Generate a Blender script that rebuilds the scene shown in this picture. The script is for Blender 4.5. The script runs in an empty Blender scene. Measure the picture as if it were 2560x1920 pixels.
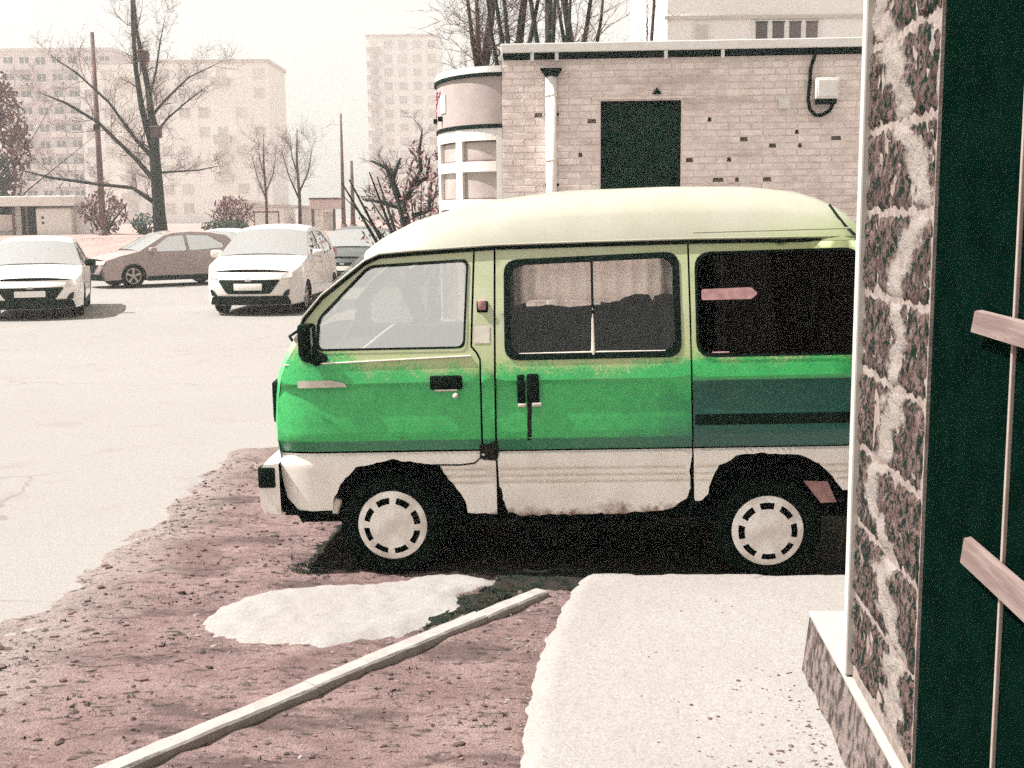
import bpy, bmesh, math, random
from mathutils import Vector, Matrix, noise
from mathutils.geometry import delaunay_2d_cdt

random.seed(7)
sc = bpy.context.scene
COL = sc.collection
R = math.radians

# ------------------------------------------------------------------ camera
CAM_H = 1.78
cam = bpy.data.cameras.new('camera')
cam.sensor_width = 36.0
cam.lens = 36.0 * 2950.0 / 2560.0
cam.clip_start = 0.05
cam.clip_end = 2000.0
camo = bpy.data.objects.new('camera', cam)
COL.objects.link(camo)
camo.matrix_world = (Matrix.Translation((0, 0, CAM_H))
                     @ Matrix.Rotation(math.pi / 2 - math.atan(420 / 2950), 4, 'X')
                     @ Matrix.Rotation(-0.009, 4, 'Z'))
sc.camera = camo

# ------------------------------------------------------------------ sky, sun, exposure
SUN_EL, SUN_PHI = 55.0, -1.5           # sun stands to the left and a little behind the camera
sdir = Vector((-math.cos(R(SUN_PHI)) * math.cos(R(SUN_EL)),
               -math.sin(R(SUN_PHI)) * math.cos(R(SUN_EL)), math.sin(R(SUN_EL))))
world = bpy.data.worlds.new('World')
sc.world = world
world.use_nodes = True
wn = world.node_tree
wn.nodes.clear()
wo = wn.nodes.new('ShaderNodeOutputWorld')
wb = wn.nodes.new('ShaderNodeBackground')
ws = wn.nodes.new('ShaderNodeTexSky')
ws.sky_type = 'NISHITA'
ws.sun_disc = False
ws.sun_elevation = R(SUN_EL)
ws.sun_rotation = math.atan2(sdir.x, sdir.y)
ws.dust_density = 4.0
ws.air_density = 1.0
hs = wn.nodes.new('ShaderNodeHueSaturation')
hs.inputs['Saturation'].default_value = 0.06
wm = wn.nodes.new('ShaderNodeMixRGB')
wm.blend_type = 'MIX'
wm.inputs[0].default_value = 0.72      # thin bright cloud veil over the whole sky
wm.inputs[2].default_value = (4.05, 3.86, 3.44, 1)
wn.links.new(ws.outputs[0], hs.inputs['Color'])
wn.links.new(hs.outputs[0], wm.inputs[1])
wn.links.new(wm.outputs[0], wb.inputs['Color'])
wb.inputs['Strength'].default_value = 0.10
wn.links.new(wb.outputs[0], wo.inputs[0])

sl = bpy.data.lights.new('sun', 'SUN')
sl.energy = 4.8
sl.angle = R(0.53)
sl.color = (1.0, 0.972, 0.945)
so = bpy.data.objects.new('sun', sl)
COL.objects.link(so)
so.rotation_euler = sdir.to_track_quat('Z', 'Y').to_euler()
so.location = sdir * 60

sc.view_settings.view_transform = 'Standard'
sc.view_settings.look = 'None'
sc.view_settings.gamma = 1.0
sc.view_settings.use_curve_mapping = False
sc.view_settings.exposure = 1.24
sc.render.engine = 'CYCLES'
sc.cycles.use_adaptive_sampling = True
sc.cycles.adaptive_threshold = 0.1
sc.cycles.use_denoising = False         # keep the sensor-like grain of the photograph

# ------------------------------------------------------------------ materials
def new_mat(name):
    m = bpy.data.materials.new(name)
    m.use_nodes = True
    nt = m.node_tree
    b = nt.nodes['Principled BSDF']
    return m, nt, b

def node(nt, t, **kw):
    n = nt.nodes.new(t)
    for k, v in kw.items():
        setattr(n, k, v)
    return n

def mth(nt, op, a, b=None, clamp=False):
    n = nt.nodes.new('ShaderNodeMath')
    n.operation = op
    n.use_clamp = clamp
    for i, v in ((0, a), (1, b)):
        if v is None:
            continue
        if isinstance(v, (int, float)):
            n.inputs[i].default_value = v
        else:
            nt.links.new(v, n.inputs[i])
    return n.outputs[0]

def mixc(nt, f, a, b):
    n = nt.nodes.new('ShaderNodeMixRGB')
    for i, v in ((0, f), (1, a), (2, b)):
        if isinstance(v, (int, float)):
            n.inputs[i].default_value = v
        elif isinstance(v, tuple):
            n.inputs[i].default_value = (*v[:3], 1)
        else:
            nt.links.new(v, n.inputs[i])
    return n.outputs[0]

def ramp(nt, v, lo, hi):
    n = nt.nodes.new('ShaderNodeMapRange')
    n.interpolation_type = 'SMOOTHSTEP'
    n.inputs[1].default_value = lo
    n.inputs[2].default_value = hi
    nt.links.new(v, n.inputs[0])
    return n.outputs[0]

def noi(nt, vec, scale, detail=5, rough=0.55):
    n = nt.nodes.new('ShaderNodeTexNoise')
    n.inputs['Scale'].default_value = scale
    n.inputs['Detail'].default_value = detail
    n.inputs['Roughness'].default_value = rough
    if vec is not None:
        nt.links.new(vec, n.inputs['Vector'])
    return n.outputs['Fac']

def bump(nt, b, h, strength, dist=0.01):
    n = nt.nodes.new('ShaderNodeBump')
    n.inputs['Strength'].default_value = strength
    n.inputs['Distance'].default_value = dist
    nt.links.new(h, n.inputs['Height'])
    nt.links.new(n.outputs[0], b.inputs['Normal'])

def coords(nt, kind='Object', scale=None):
    if kind == 'World':
        v = nt.nodes.new('ShaderNodeNewGeometry').outputs['Position']
    else:
        v = nt.nodes.new('ShaderNodeTexCoord').outputs[kind]
    if scale:
        mp = nt.nodes.new('ShaderNodeMapping')
        mp.inputs['Scale'].default_value = scale
        nt.links.new(v, mp.inputs['Vector'])
        v = mp.outputs[0]
    return v

def M(name, c1, c2=None, scale=6.0, rough=0.8, bmp=0.0, bdist=0.01, bscale=None, coord='Object',
      lo=0.35, hi=0.65, metal=0.0, spec=0.3, stretch=None, coat=0.0, per_object=0.0):
    m, nt, b = new_mat(name)
    b.inputs['Roughness'].default_value = rough
    b.inputs['Metallic'].default_value = metal
    b.inputs['Specular IOR Level'].default_value = spec
    b.inputs['Coat Weight'].default_value = coat
    b.inputs['Coat Roughness'].default_value = 0.08
    c2 = c2 or tuple(x * 0.82 for x in c1)
    v = coords(nt, coord, stretch)
    f = ramp(nt, noi(nt, v, scale), lo, hi)
    c = mixc(nt, f, c1, c2)
    if per_object:
        oi = nt.nodes.new('ShaderNodeObjectInfo')
        h = node(nt, 'ShaderNodeHueSaturation')
        val = mth(nt, 'ADD', mth(nt, 'MULTIPLY', oi.outputs['Random'], 2 * per_object), 1 - per_object)
        nt.links.new(val, h.inputs['Value'])
        nt.links.new(c, h.inputs['Color'])
        c = h.outputs[0]
    nt.links.new(c, b.inputs['Base Color'])
    if bmp:
        bump(nt, b, noi(nt, v, bscale or scale * 4, 6), bmp, bdist)
    return m

# ground
def mat_asphalt():
    m, nt, b = new_mat('asphalt')
    v = coords(nt, 'World')
    big = ramp(nt, noi(nt, v, 0.35, 4), 0.3, 0.7)
    c = mixc(nt, big, (0.284, 0.268, 0.25), (0.262, 0.246, 0.229))
    mid = ramp(nt, noi(nt, v, 22, 5, 0.75), 0.42, 0.66)
    c = mixc(nt, mth(nt, 'MULTIPLY', mid, 0.40), c, (0.20, 0.178, 0.164))
    ck = nt.nodes.new('ShaderNodeTexVoronoi')
    ck.feature = 'DISTANCE_TO_EDGE'
    ck.inputs['Scale'].default_value = 0.28
    wp = nt.nodes.new('ShaderNodeVectorMath')
    wp.operation = 'ADD'
    nn = nt.nodes.new('ShaderNodeTexNoise')
    nn.inputs['Scale'].default_value = 1.3
    nn.inputs['Detail'].default_value = 6
    nt.links.new(v, nn.inputs['Vector'])
    nt.links.new(v, wp.inputs[0])
    nt.links.new(nn.outputs['Color'], wp.inputs[1])
    nt.links.new(wp.outputs[0], ck.inputs['Vector'])
    cr = mth(nt, 'MULTIPLY', ramp(nt, mth(nt, 'MULTIPLY', ck.outputs['Distance'], -1), -0.006, -0.002), ramp(nt, noi(nt, v, 0.5, 3), 0.5, 0.6))
    c = mixc(nt, mth(nt, 'MULTIPLY', cr, 0.55), c, (0.10, 0.075, 0.068))
    fine = ramp(nt, noi(nt, v, 90, 3), 0.35, 0.62)
    c = mixc(nt, mth(nt, 'MULTIPLY', fine, 0.7), c, (0.185, 0.163, 0.147))
    st = ramp(nt, noi(nt, v, 1.7, 6), 0.58, 0.72)
    c = mixc(nt, mth(nt, 'MULTIPLY', st, 0.35), c, (0.175, 0.14, 0.122))
    nt.links.new(c, b.inputs['Base Color'])
    b.inputs['Roughness'].default_value = 0.9
    b.inputs['Specular IOR Level'].default_value = 0.2
    bump(nt, b, noi(nt, v, 120, 3), 0.35, 0.004)
    return m

def mat_soil():
    m, nt, b = new_mat('bare_soil')
    v = coords(nt, 'World')
    vs = coords(nt, 'World', (1.0, 2.6, 1.0))
    f = ramp(nt, noi(nt, v, 2.2, 8, 0.65), 0.32, 0.68)
    c = mixc(nt, f, (0.25, 0.175, 0.162), (0.16, 0.106, 0.099))
    pale = ramp(nt, noi(nt, vs, 3.1, 6, 0.6), 0.55, 0.72)
    c = mixc(nt, mth(nt, 'MULTIPLY', pale, 0.6), c, (0.30, 0.222, 0.20))
    blot = ramp(nt, noi(nt, vs, 1.3, 7, 0.7), 0.50, 0.64)
    c = mixc(nt, mth(nt, 'MULTIPLY', blot, 0.8), c, (0.072, 0.052, 0.047))
    sx = nt.nodes.new('ShaderNodeSeparateXYZ')
    nt.links.new(v, sx.inputs[0])
    dust = ramp(nt, mth(nt, 'ADD', mth(nt, 'MULTIPLY', sx.outputs[0], -1), mth(nt, 'MULTIPLY', noi(nt, v, 3.0, 6, 0.7), 0.9)), 2.05, 2.55)
    c = mixc(nt, mth(nt, 'MULTIPLY', dust, 0.75), c, (0.28, 0.235, 0.215))
    dark = ramp(nt, noi(nt, vs, 13, 8, 0.75), 0.53, 0.61)
    c = mixc(nt, mth(nt, 'MULTIPLY', dark, 0.85), c, (0.022, 0.027, 0.02))
    grit = ramp(nt, noi(nt, v, 130, 3), 0.45, 0.62)
    c = mixc(nt, mth(nt, 'MULTIPLY', grit, 0.6), c, (0.10, 0.06, 0.055))
    nt.links.new(c, b.inputs['Base Color'])
    b.inputs['Roughness'].default_value = 0.95
    b.inputs['Specular IOR Level'].default_value = 0.1
    h = mth(nt, 'ADD', noi(nt, v, 30, 6, 0.7), mth(nt, 'MULTIPLY', noi(nt, v, 110, 4), 0.5))
    bump(nt, b, h, 0.8, 0.02)
    return m

def mat_pale(name, a, d, speck):
    m, nt, b = new_mat(name)
    v = coords(nt, 'World')
    f = ramp(nt, noi(nt, v, 1.6, 6), 0.35, 0.7)
    c = mixc(nt, f, a, d)
    g = ramp(nt, noi(nt, v, 120, 3), 0.45, 0.65)
    g2 = ramp(nt, noi(nt, v, 38, 5, 0.75), 0.45, 0.68)
    c = mixc(nt, mth(nt, 'MULTIPLY', g2, 0.4), c, speck)
    c = mixc(nt, mth(nt, 'MULTIPLY', g, 0.5), c, speck)
    s = ramp(nt, noi(nt, v, 9, 4), 0.68, 0.74)
    c = mixc(nt, mth(nt, 'MULTIPLY', s, 0.6), c, (0.12, 0.075, 0.065))
    nt.links.new(c, b.inputs['Base Color'])
    b.inputs['Roughness'].default_value = 0.92
    b.inputs['Specular IOR Level'].default_value = 0.15
    bump(nt, b, noi(nt, v, 70, 5), 0.45, 0.008)
    return m

# van paint
def mat_van_green():
    m, nt, b = new_mat('worn_green_paint_glare_and_shade')
    tc = nt.nodes.new('ShaderNodeTexCoord')
    sp = nt.nodes.new('ShaderNodeSeparateXYZ')
    nt.links.new(tc.outputs['Object'], sp.inputs[0])
    x, z = sp.outputs[0], sp.outputs[2]
    n1 = noi(nt, tc.outputs['Object'], 120, 4, 0.65)
    n2 = noi(nt, tc.outputs['Object'], 5, 5, 0.6)
    front = mth(nt, 'MULTIPLY', ramp(nt, mth(nt, 'MULTIPLY', x, -1), 0.02, 0.26), 0.07)
    back = mth(nt, 'MULTIPLY', ramp(nt, x, 1.2, 1.62), 0.06)
    thr = mth(nt, 'ADD', mth(nt, 'ADD', 1.045, front), back)
    d = mth(nt, 'SUBTRACT', z, thr)
    d = mth(nt, 'ADD', d, mth(nt, 'MULTIPLY', mth(nt, 'SUBTRACT', n1, 0.5), 0.30))
    d = mth(nt, 'ADD', d, mth(nt, 'MULTIPLY', mth(nt, 'SUBTRACT', n2, 0.5), 0.26))
    f = ramp(nt, d, -0.03, 0.04)
    f2 = ramp(nt, d, 0.0, 0.16)
    gn = ramp(nt, noi(nt, tc.outputs['Object'], 9, 6, 0.7), 0.3, 0.72)
    green = mixc(nt, gn, (0.054, 0.50, 0.125), (0.040, 0.41, 0.108))
    dk = mth(nt, 'MULTIPLY', ramp(nt, x, 1.485, 1.489), ramp(nt, mth(nt, 'MULTIPLY', z, -1), -0.972, -0.962))
    dg = ramp(nt, noi(nt, tc.outputs['Object'], 6, 5), 0.3, 0.7)
    green = mixc(nt, dk, green, mixc(nt, dg, (0.012, 0.105, 0.072), (0.008, 0.060, 0.045)))
    cream = mixc(nt, ramp(nt, noi(nt, tc.outputs['Object'], 7, 5), 0.35, 0.7), (0.47, 0.50, 0.34), (0.42, 0.46, 0.27))
    olive = mixc(nt, n1, (0.36, 0.47, 0.17), (0.45, 0.49, 0.26))
    tail_ = mth(nt, 'MULTIPLY', ramp(nt, x, 0.9, 2.1), 0.7)
    cream = mixc(nt, tail_, cream, olive)
    c = mixc(nt, f, green, mixc(nt, f2, olive, cream))  # cream above the belt is sun glare painted over light green
    gr = noi(nt, tc.outputs['Object'], 3.0, 8, 0.75)
    sp2 = ramp(nt, noi(nt, tc.outputs['Object'], 75, 6, 0.8), 0.46, 0.62)
    c = mixc(nt, mth(nt, 'MULTIPLY', mth(nt, 'MULTIPLY', sp2, mth(nt, 'SUBTRACT', 1.0, f)), 0.45), c, (0.014, 0.16, 0.085))
    crease_shade = ramp(nt, mth(nt, 'ADD', mth(nt, 'MULTIPLY', z, -1), mth(nt, 'MULTIPLY', mth(nt, 'SUBTRACT', n1, 0.5), 0.02)), -0.706, -0.696)
    c = mixc(nt, mth(nt, 'MULTIPLY', crease_shade, 0.72), c, (0.012, 0.085, 0.068))  # shade beneath the lower crease painted as a teal band
    rear_shade = mth(nt, 'MULTIPLY', ramp(nt, mth(nt, 'ADD', mth(nt, 'ADD', mth(nt, 'MULTIPLY', x, 0.30), mth(nt, 'MULTIPLY', z, -0.55)), mth(nt, 'MULTIPLY', gr, 0.55)), 0.13, 0.40), ramp(nt, mth(nt, 'MULTIPLY', z, -1), -1.0, -0.90))
    c = mixc(nt, mth(nt, 'MULTIPLY', rear_shade, 0.68), c, (0.012, 0.090, 0.072))  # shading towards the lower rear painted into the doors as patchy teal
    rs = ramp(nt, mth(nt, 'ADD', noi(nt, tc.outputs['Object'], 26, 6, 0.7), mth(nt, 'MULTIPLY', z, -0.35)), 0.375, 0.44)
    c = mixc(nt, mth(nt, 'MULTIPLY', rs, 0.55), c, (0.10, 0.06, 0.03))
    nt.links.new(c, b.inputs['Base Color'])
    b.inputs['Roughness'].default_value = 0.38
    b.inputs['Specular IOR Level'].default_value = 0.4
    b.inputs['Coat Weight'].default_value = 0.35
    b.inputs['Coat Roughness'].default_value = 0.15
    return m

def mat_van_white():
    m, nt, b = new_mat('white_sill_paint_with_rust')
    tc = nt.nodes.new('ShaderNodeTexCoord')
    sp = nt.nodes.new('ShaderNodeSeparateXYZ')
    nt.links.new(tc.outputs['Object'], sp.inputs[0])
    z = sp.outputs[2]
    n1 = noi(nt, tc.outputs['Object'], 22, 8, 0.7)
    n2 = noi(nt, tc.outputs['Object'], 3.2, 4)
    low = mth(nt, 'MULTIPLY', mth(nt, 'SUBTRACT', 0.385, z), 3.6)
    d = mth(nt, 'ADD', mth(nt, 'ADD', low, mth(nt, 'MULTIPLY', n1, 0.6)), mth(nt, 'MULTIPLY', n2, 0.75))
    f = ramp(nt, d, 0.74, 1.05)
    c = mixc(nt, ramp(nt, noi(nt, tc.outputs['Object'], 5, 5), 0.35, 0.7), (0.86, 0.81, 0.75), (0.78, 0.70, 0.64))
    c = mixc(nt, f, c, mixc(nt, n1, (0.30, 0.13, 0.10), (0.08, 0.035, 0.03)))
    nt.links.new(c, b.inputs['Base Color'])
    b.inputs['Roughness'].default_value = 0.5
    bump(nt, b, f, 0.3, 0.004)
    return m

def mat_glass(name, tint, spec_min=0.10, clear=1.0):
    m = bpy.data.materials.new(name)
    m.use_nodes = True
    nt = m.node_tree
    nt.nodes.clear()
    o = nt.nodes.new('ShaderNodeOutputMaterial')
    t = nt.nodes.new('ShaderNodeBsdfTransparent')
    t.inputs[0].default_value = (*tint, 1)
    g = nt.nodes.new('ShaderNodeBsdfGlossy')
    g.inputs['Roughness'].default_value = 0.03
    lw = nt.nodes.new('ShaderNodeLayerWeight')
    lw.inputs[0].default_value = 0.25
    f = mth(nt, 'ADD', mth(nt, 'MULTIPLY', lw.outputs['Facing'], 0.5), spec_min, True)
    mx = nt.nodes.new('ShaderNodeMixShader')
    nt.links.new(f, mx.inputs[0])
    nt.links.new(t.outputs[0], mx.inputs[1])
    nt.links.new(g.outputs[0], mx.inputs[2])
    nt.links.new(mx.outputs[0], o.inputs[0])
    return m

def mat_rock():
    m, nt, b = new_mat('rough_stone_block')
    v = coords(nt, 'World')
    sp = nt.nodes.new('ShaderNodeSeparateXYZ')
    nt.links.new(v, sp.inputs[0])
    f = ramp(nt, noi(nt, v, 16, 8, 0.72), 0.36, 0.62)
    c = mixc(nt, f, (0.165, 0.112, 0.10), (0.085, 0.052, 0.047))
    dk = ramp(nt, noi(nt, coords(nt, 'World', (1, 1, 0.55)), 46, 8, 0.78), 0.475, 0.53)
    c = mixc(nt, dk, c, (0.007, 0.017, 0.012))
    # spilled pale mortar running down the wall in a wavering streak
    wv = mth(nt, 'MULTIPLY', mth(nt, 'SUBTRACT', noi(nt, coords(nt, 'World', (0.15, 0.15, 1)), 2.6, 6), 0.5), 1.7)
    ce = mth(nt, 'ADD', mth(nt, 'SUBTRACT', sp.outputs[1], 3.28), wv)
    ce = mth(nt, 'ADD', mth(nt, 'ABSOLUTE', ce), mth(nt, 'MULTIPLY', noi(nt, v, 24, 6, 0.7), 0.22))
    sm = ramp(nt, mth(nt, 'MULTIPLY', ce, -1), -0.235, -0.17)
    c = mixc(nt, sm, c, (0.27, 0.232, 0.208))
    nt.links.new(c, b.inputs['Base Color'])
    b.inputs['Roughness'].default_value = 0.95
    b.inputs['Specular IOR Level'].default_value = 0.1
    bump(nt, b, mth(nt, 'ADD', noi(nt, v, 45, 6, 0.7), mth(nt, 'MULTIPLY', noi(nt, v, 150, 4), 0.4)), 0.9, 0.012)
    return m

ASPH = mat_asphalt()
SOIL = mat_soil()
SAND = mat_pale('dry_sand', (0.284, 0.266, 0.248), (0.266, 0.246, 0.228), (0.185, 0.16, 0.145))
PATH = mat_pale('pale_concrete_path', (0.288, 0.268, 0.25), (0.268, 0.245, 0.227), (0.17, 0.146, 0.132))
KERB = M('kerb_concrete', (0.31, 0.288, 0.264), (0.26, 0.234, 0.212), 14, 0.9, 0.5, 0.006)
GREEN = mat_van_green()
VWHITE = mat_van_white()
CREAM = M('cream_roof_glare', (0.345, 0.332, 0.268), (0.315, 0.305, 0.235), 4, 0.4, coat=0.3, spec=0.4)  # cream stands for sun glare on the light green roof
_nt = CREAM.node_tree
_b = _nt.nodes['Principled BSDF']
_src = _b.inputs['Base Color'].links[0].from_socket
_tc = _nt.nodes.new('ShaderNodeTexCoord')
_sp = _nt.nodes.new('ShaderNodeSeparateXYZ')
_nt.links.new(_tc.outputs['Object'], _sp.inputs[0])
_d = mth(_nt, 'ADD', mth(_nt, 'MULTIPLY', _sp.outputs[0], 0.35), mth(_nt, 'MULTIPLY', _sp.outputs[2], -1.6))
_d = mth(_nt, 'ADD', _d, mth(_nt, 'MULTIPLY', noi(_nt, _tc.outputs['Object'], 30, 6, 0.7), 0.35))
_nt.links.new(mixc(_nt, mth(_nt, 'MULTIPLY', ramp(_nt, _d, -2.0, -1.6), 0.75), _src, (0.27, 0.33, 0.13)), _b.inputs['Base Color'])
RUBBER = M('black_rubber', (0.007, 0.016, 0.012), (0.004, 0.010, 0.008), 20, 0.7, spec=0.03)
DARK = M('dark_underbody', (0.003, 0.008, 0.006), (0.002, 0.005, 0.004), 8, 0.9, spec=0.03)
TYRE = M('tyre_rubber', (0.0035, 0.0085, 0.006), (0.002, 0.005, 0.0038), 30, 0.85, 0.3, 0.003, spec=0.03)
HUBC = M('silver_hubcap_paint', (0.88, 0.84, 0.79), (0.64, 0.56, 0.51), 9, 0.25, spec=0.5, coat=0.2)
SEAT = M('dark_seat_cloth', (0.020, 0.034, 0.030), (0.010, 0.018, 0.015), 30, 0.95)
ADDED_LOAD = M('added_dark_load', (0.018, 0.030, 0.027), (0.006, 0.013, 0.011), 7, 0.95)
VGLASS = mat_glass('van_window_glass', (0.95, 0.94, 0.92), 0.05)
CGLASS = mat_glass('mirroring_cab_glass', (0.97, 0.96, 0.94), 0.70)  # mirror share raised so the bright sky whitens this pane
TGLASS = mat_glass('dark_tinted_glass', (0.008, 0.018, 0.014), 0.02)
WSGLASS = mat_glass('windscreen_glass', (0.90, 0.91, 0.88), 0.12)
CARGLASS = mat_glass('car_window_glass', (0.6, 0.58, 0.56), 0.86)
LAMPG = M('lamp_lens', (0.55, 0.52, 0.48), (0.42, 0.40, 0.37), 40, 0.15, spec=0.6)
REDL = M('red_lens', (0.42, 0.05, 0.06), (0.30, 0.03, 0.04), 30, 0.2, spec=0.6)
PALEP = M('pale_plastic', (0.62, 0.57, 0.50), (0.52, 0.46, 0.40), 15, 0.5)
RUST = M('dark_rust', (0.006, 0.012, 0.007), (0.016, 0.012, 0.008), 35, 0.95, 0.6, 0.004)
STICK = M('faded_sticker', (0.40, 0.23, 0.22), (0.30, 0.16, 0.16), 30, 0.6)
CARW = M('white_car_paint', (0.78, 0.74, 0.69), (0.74, 0.70, 0.65), 2, 0.3, coat=0.5, spec=0.5)
CARS = M('silver_car_paint', (0.70, 0.66, 0.61), (0.66, 0.61, 0.57), 2, 0.3, coat=0.5, spec=0.5)
CARG = M('grey_rose_car_paint', (0.34, 0.255, 0.24), (0.29, 0.215, 0.20), 2, 0.32, coat=0.5, spec=0.5)
CARD = M('dark_car_paint', (0.03, 0.04, 0.036), (0.02, 0.028, 0.025), 2, 0.32, coat=0.5, spec=0.5)
BLACKP = M('black_plastic', (0.005, 0.014, 0.010), (0.003, 0.009, 0.007), 20, 0.6, spec=0.1)
ALLOY = M('alloy_rim', (0.45, 0.40, 0.37), (0.36, 0.32, 0.30), 20, 0.35, metal=0.4)
PLATE = M('number_plate_white', (0.78, 0.74, 0.69), (0.74, 0.70, 0.65), 30, 0.5)
BRICK = M('pale_pink_brick', (0.78, 0.68, 0.64), (0.66, 0.55, 0.515), 9, 0.92, 0.5, 0.005, 60, coord='World', per_object=0.06)
_nt = BRICK.node_tree
_b = _nt.nodes['Principled BSDF']
_src = _b.inputs['Base Color'].links[0].from_socket
_st = ramp(_nt, noi(_nt, coords(_nt, 'World', (0.55, 0.55, 2.6)), 1.5, 8, 0.72), 0.50, 0.64)
_nt.links.new(mixc(_nt, mth(_nt, 'MULTIPLY', _st, 0.6), _src, (0.42, 0.31, 0.28)), _b.inputs['Base Color'])
MORTAR = M('brick_mortar', (0.74, 0.645, 0.605), (0.64, 0.54, 0.50), 14, 0.95, coord='World')
FASCIA = M('pale_fascia_render', (0.37, 0.31, 0.288), (0.335, 0.275, 0.255), 6, 0.9, 0.3, 0.004, coord='World')
WFRAME = M('white_window_frame', (0.70, 0.67, 0.63), (0.65, 0.615, 0.575), 9, 0.6)
HAZYG = M('dusty_milky_pane', (0.42, 0.36, 0.325), (0.34, 0.28, 0.25), 3, 0.25, spec=0.5)
FLASH = M('dark_roof_flashing', (0.004, 0.016, 0.011), (0.003, 0.011, 0.008), 14, 0.8, spec=0.05)
GATE = M('dark_green_door_paint', (0.004, 0.026, 0.016), (0.002, 0.015, 0.010), 5, 0.8, spec=0.05)
ZINC = M('pale_zinc_pipe', (0.80, 0.76, 0.71), (0.72, 0.67, 0.62), 7, 0.5)
CABLE = M('black_cable', (0.004, 0.012, 0.009), None, 10, 0.8, spec=0.05)
PINKG = M('pink_graffiti_paint', (0.50, 0.17, 0.22), (0.44, 0.12, 0.17), 9, 0.8)
BARK = M('dark_bark', (0.008, 0.022, 0.015), (0.022, 0.022, 0.018), 22, 0.95, 0.6, 0.01)
BARK2 = M('rose_bark', (0.075, 0.045, 0.042), (0.035, 0.026, 0.024), 22, 0.95, 0.5, 0.01)
TWIG = M('rose_twig', (0.15, 0.095, 0.088), (0.10, 0.06, 0.056), 22, 0.95)
POLE = M('rusty_rose_pole', (0.17, 0.085, 0.085), (0.05, 0.04, 0.036), 6, 0.8, stretch=(1, 1, 0.3))
ROCK = mat_rock()
JOINT = M('pale_wall_mortar', (0.27, 0.225, 0.20), (0.19, 0.145, 0.128), 26, 0.95, 0.7, 0.006, coord='World')
BOARD = M('whitewashed_corner_board', (0.50, 0.47, 0.43), (0.44, 0.405, 0.365), 10, 0.8, stretch=(1, 1, 0.15))
PLINTH = M('mottled_plinth_concrete', (0.20, 0.155, 0.138), (0.045, 0.034, 0.03), 24, 0.95, 0.9, 0.014, coord='World', lo=0.42, hi=0.62, stretch=(1, 1, 0.8))
PLTOP = M('plinth_top_concrete', (0.36, 0.335, 0.30), (0.32, 0.29, 0.26), 12, 0.9, 0.4, 0.006, coord='World')
STEELD = M('steel_door_paint_with_shade', (0.0012, 0.0075, 0.0048), (0.0008, 0.005, 0.0032), 9, 0.85, 0.2, 0.003, spec=0.0)  # doorway's deep shade put into the near-black paint
STRAP = M('pale_wood_strap', (0.22, 0.165, 0.148), (0.15, 0.10, 0.09), 12, 0.85, 0.4, 0.004, stretch=(0.3, 3, 3))
TRIM = M('bare_door_edge_strip', (0.32, 0.26, 0.23), (0.28, 0.215, 0.19), 14, 0.6)
APT_R = M('rose_panel_block', (0.58, 0.47, 0.45), (0.53, 0.42, 0.40), 0.3, 0.9, coord='World')
APT_W = M('pale_panel_block', (0.80, 0.765, 0.725), (0.76, 0.72, 0.68), 0.3, 0.9, coord='World')
BALC = M('pale_balcony_panel', (0.58, 0.52, 0.485), (0.52, 0.455, 0.425), 0.6, 0.9, coord='World')
PANE = M('far_window_pane', (0.055, 0.045, 0.043), (0.16, 0.11, 0.105), 0.25, 0.2, spec=0.5, coord='World', per_object=0.5)
PANEP = M('far_pale_pane', (0.62, 0.56, 0.525), (0.50, 0.43, 0.40), 0.3, 0.25, spec=0.5, coord='World', per_object=0.2)
SHRUBM = M('rose_shrub_twigs', (0.20, 0.10, 0.10), (0.10, 0.05, 0.052), 1.5, 0.95, coord='World')
HEDGEM = M('dark_green_hedge', (0.012, 0.040, 0.026), (0.022, 0.045, 0.028), 2, 0.9, coord='World')
BANKM = mat_pale('pale_bank_ground', (0.33, 0.255, 0.225), (0.28, 0.19, 0.17), (0.20, 0.13, 0.115))
GRASSM = M('dark_weed_leaves', (0.008, 0.024, 0.014), (0.028, 0.032, 0.02), 3, 0.9, coord='World')
CLOD = M('soil_clods', (0.20, 0.13, 0.118), (0.05, 0.038, 0.033), 6, 0.95, coord='World')

# ------------------------------------------------------------------ mesh helpers
def me_obj(name, verts, faces, mat, parent=None, smooth=False, sharp=None):
    me = bpy.data.meshes.new(name)
    me.from_pydata([tuple(v) for v in verts], [], faces)
    me.materials.append(mat)
    if smooth:
        me.polygons.foreach_set('use_smooth', [True] * len(me.polygons))
        if sharp:
            me.set_sharp_from_angle(angle=R(sharp))
    me.update()
    return link(name, me, parent)

def link(name, me, parent=None):
    o = bpy.data.objects.new(name, me)
    COL.objects.link(o)
    if parent:
        o.parent = parent
    return o

def empty(name, loc=(0, 0, 0), rz=0.0):
    o = bpy.data.objects.new(name, None)
    COL.objects.link(o)
    o.location = loc
    o.rotation_euler = (0, 0, rz)
    return o

def tag(o, label=None, cat=None, group=None, kind=None):
    if label: o['label'] = label
    if cat: o['category'] = cat
    if group: o['group'] = group
    if kind: o['kind'] = kind
    return o

def copy_tree(o, parent=None):
    c = o.copy()
    COL.objects.link(c)
    c.parent = parent
    for ch in o.children:
        copy_tree(ch, c)
    return c

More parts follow.
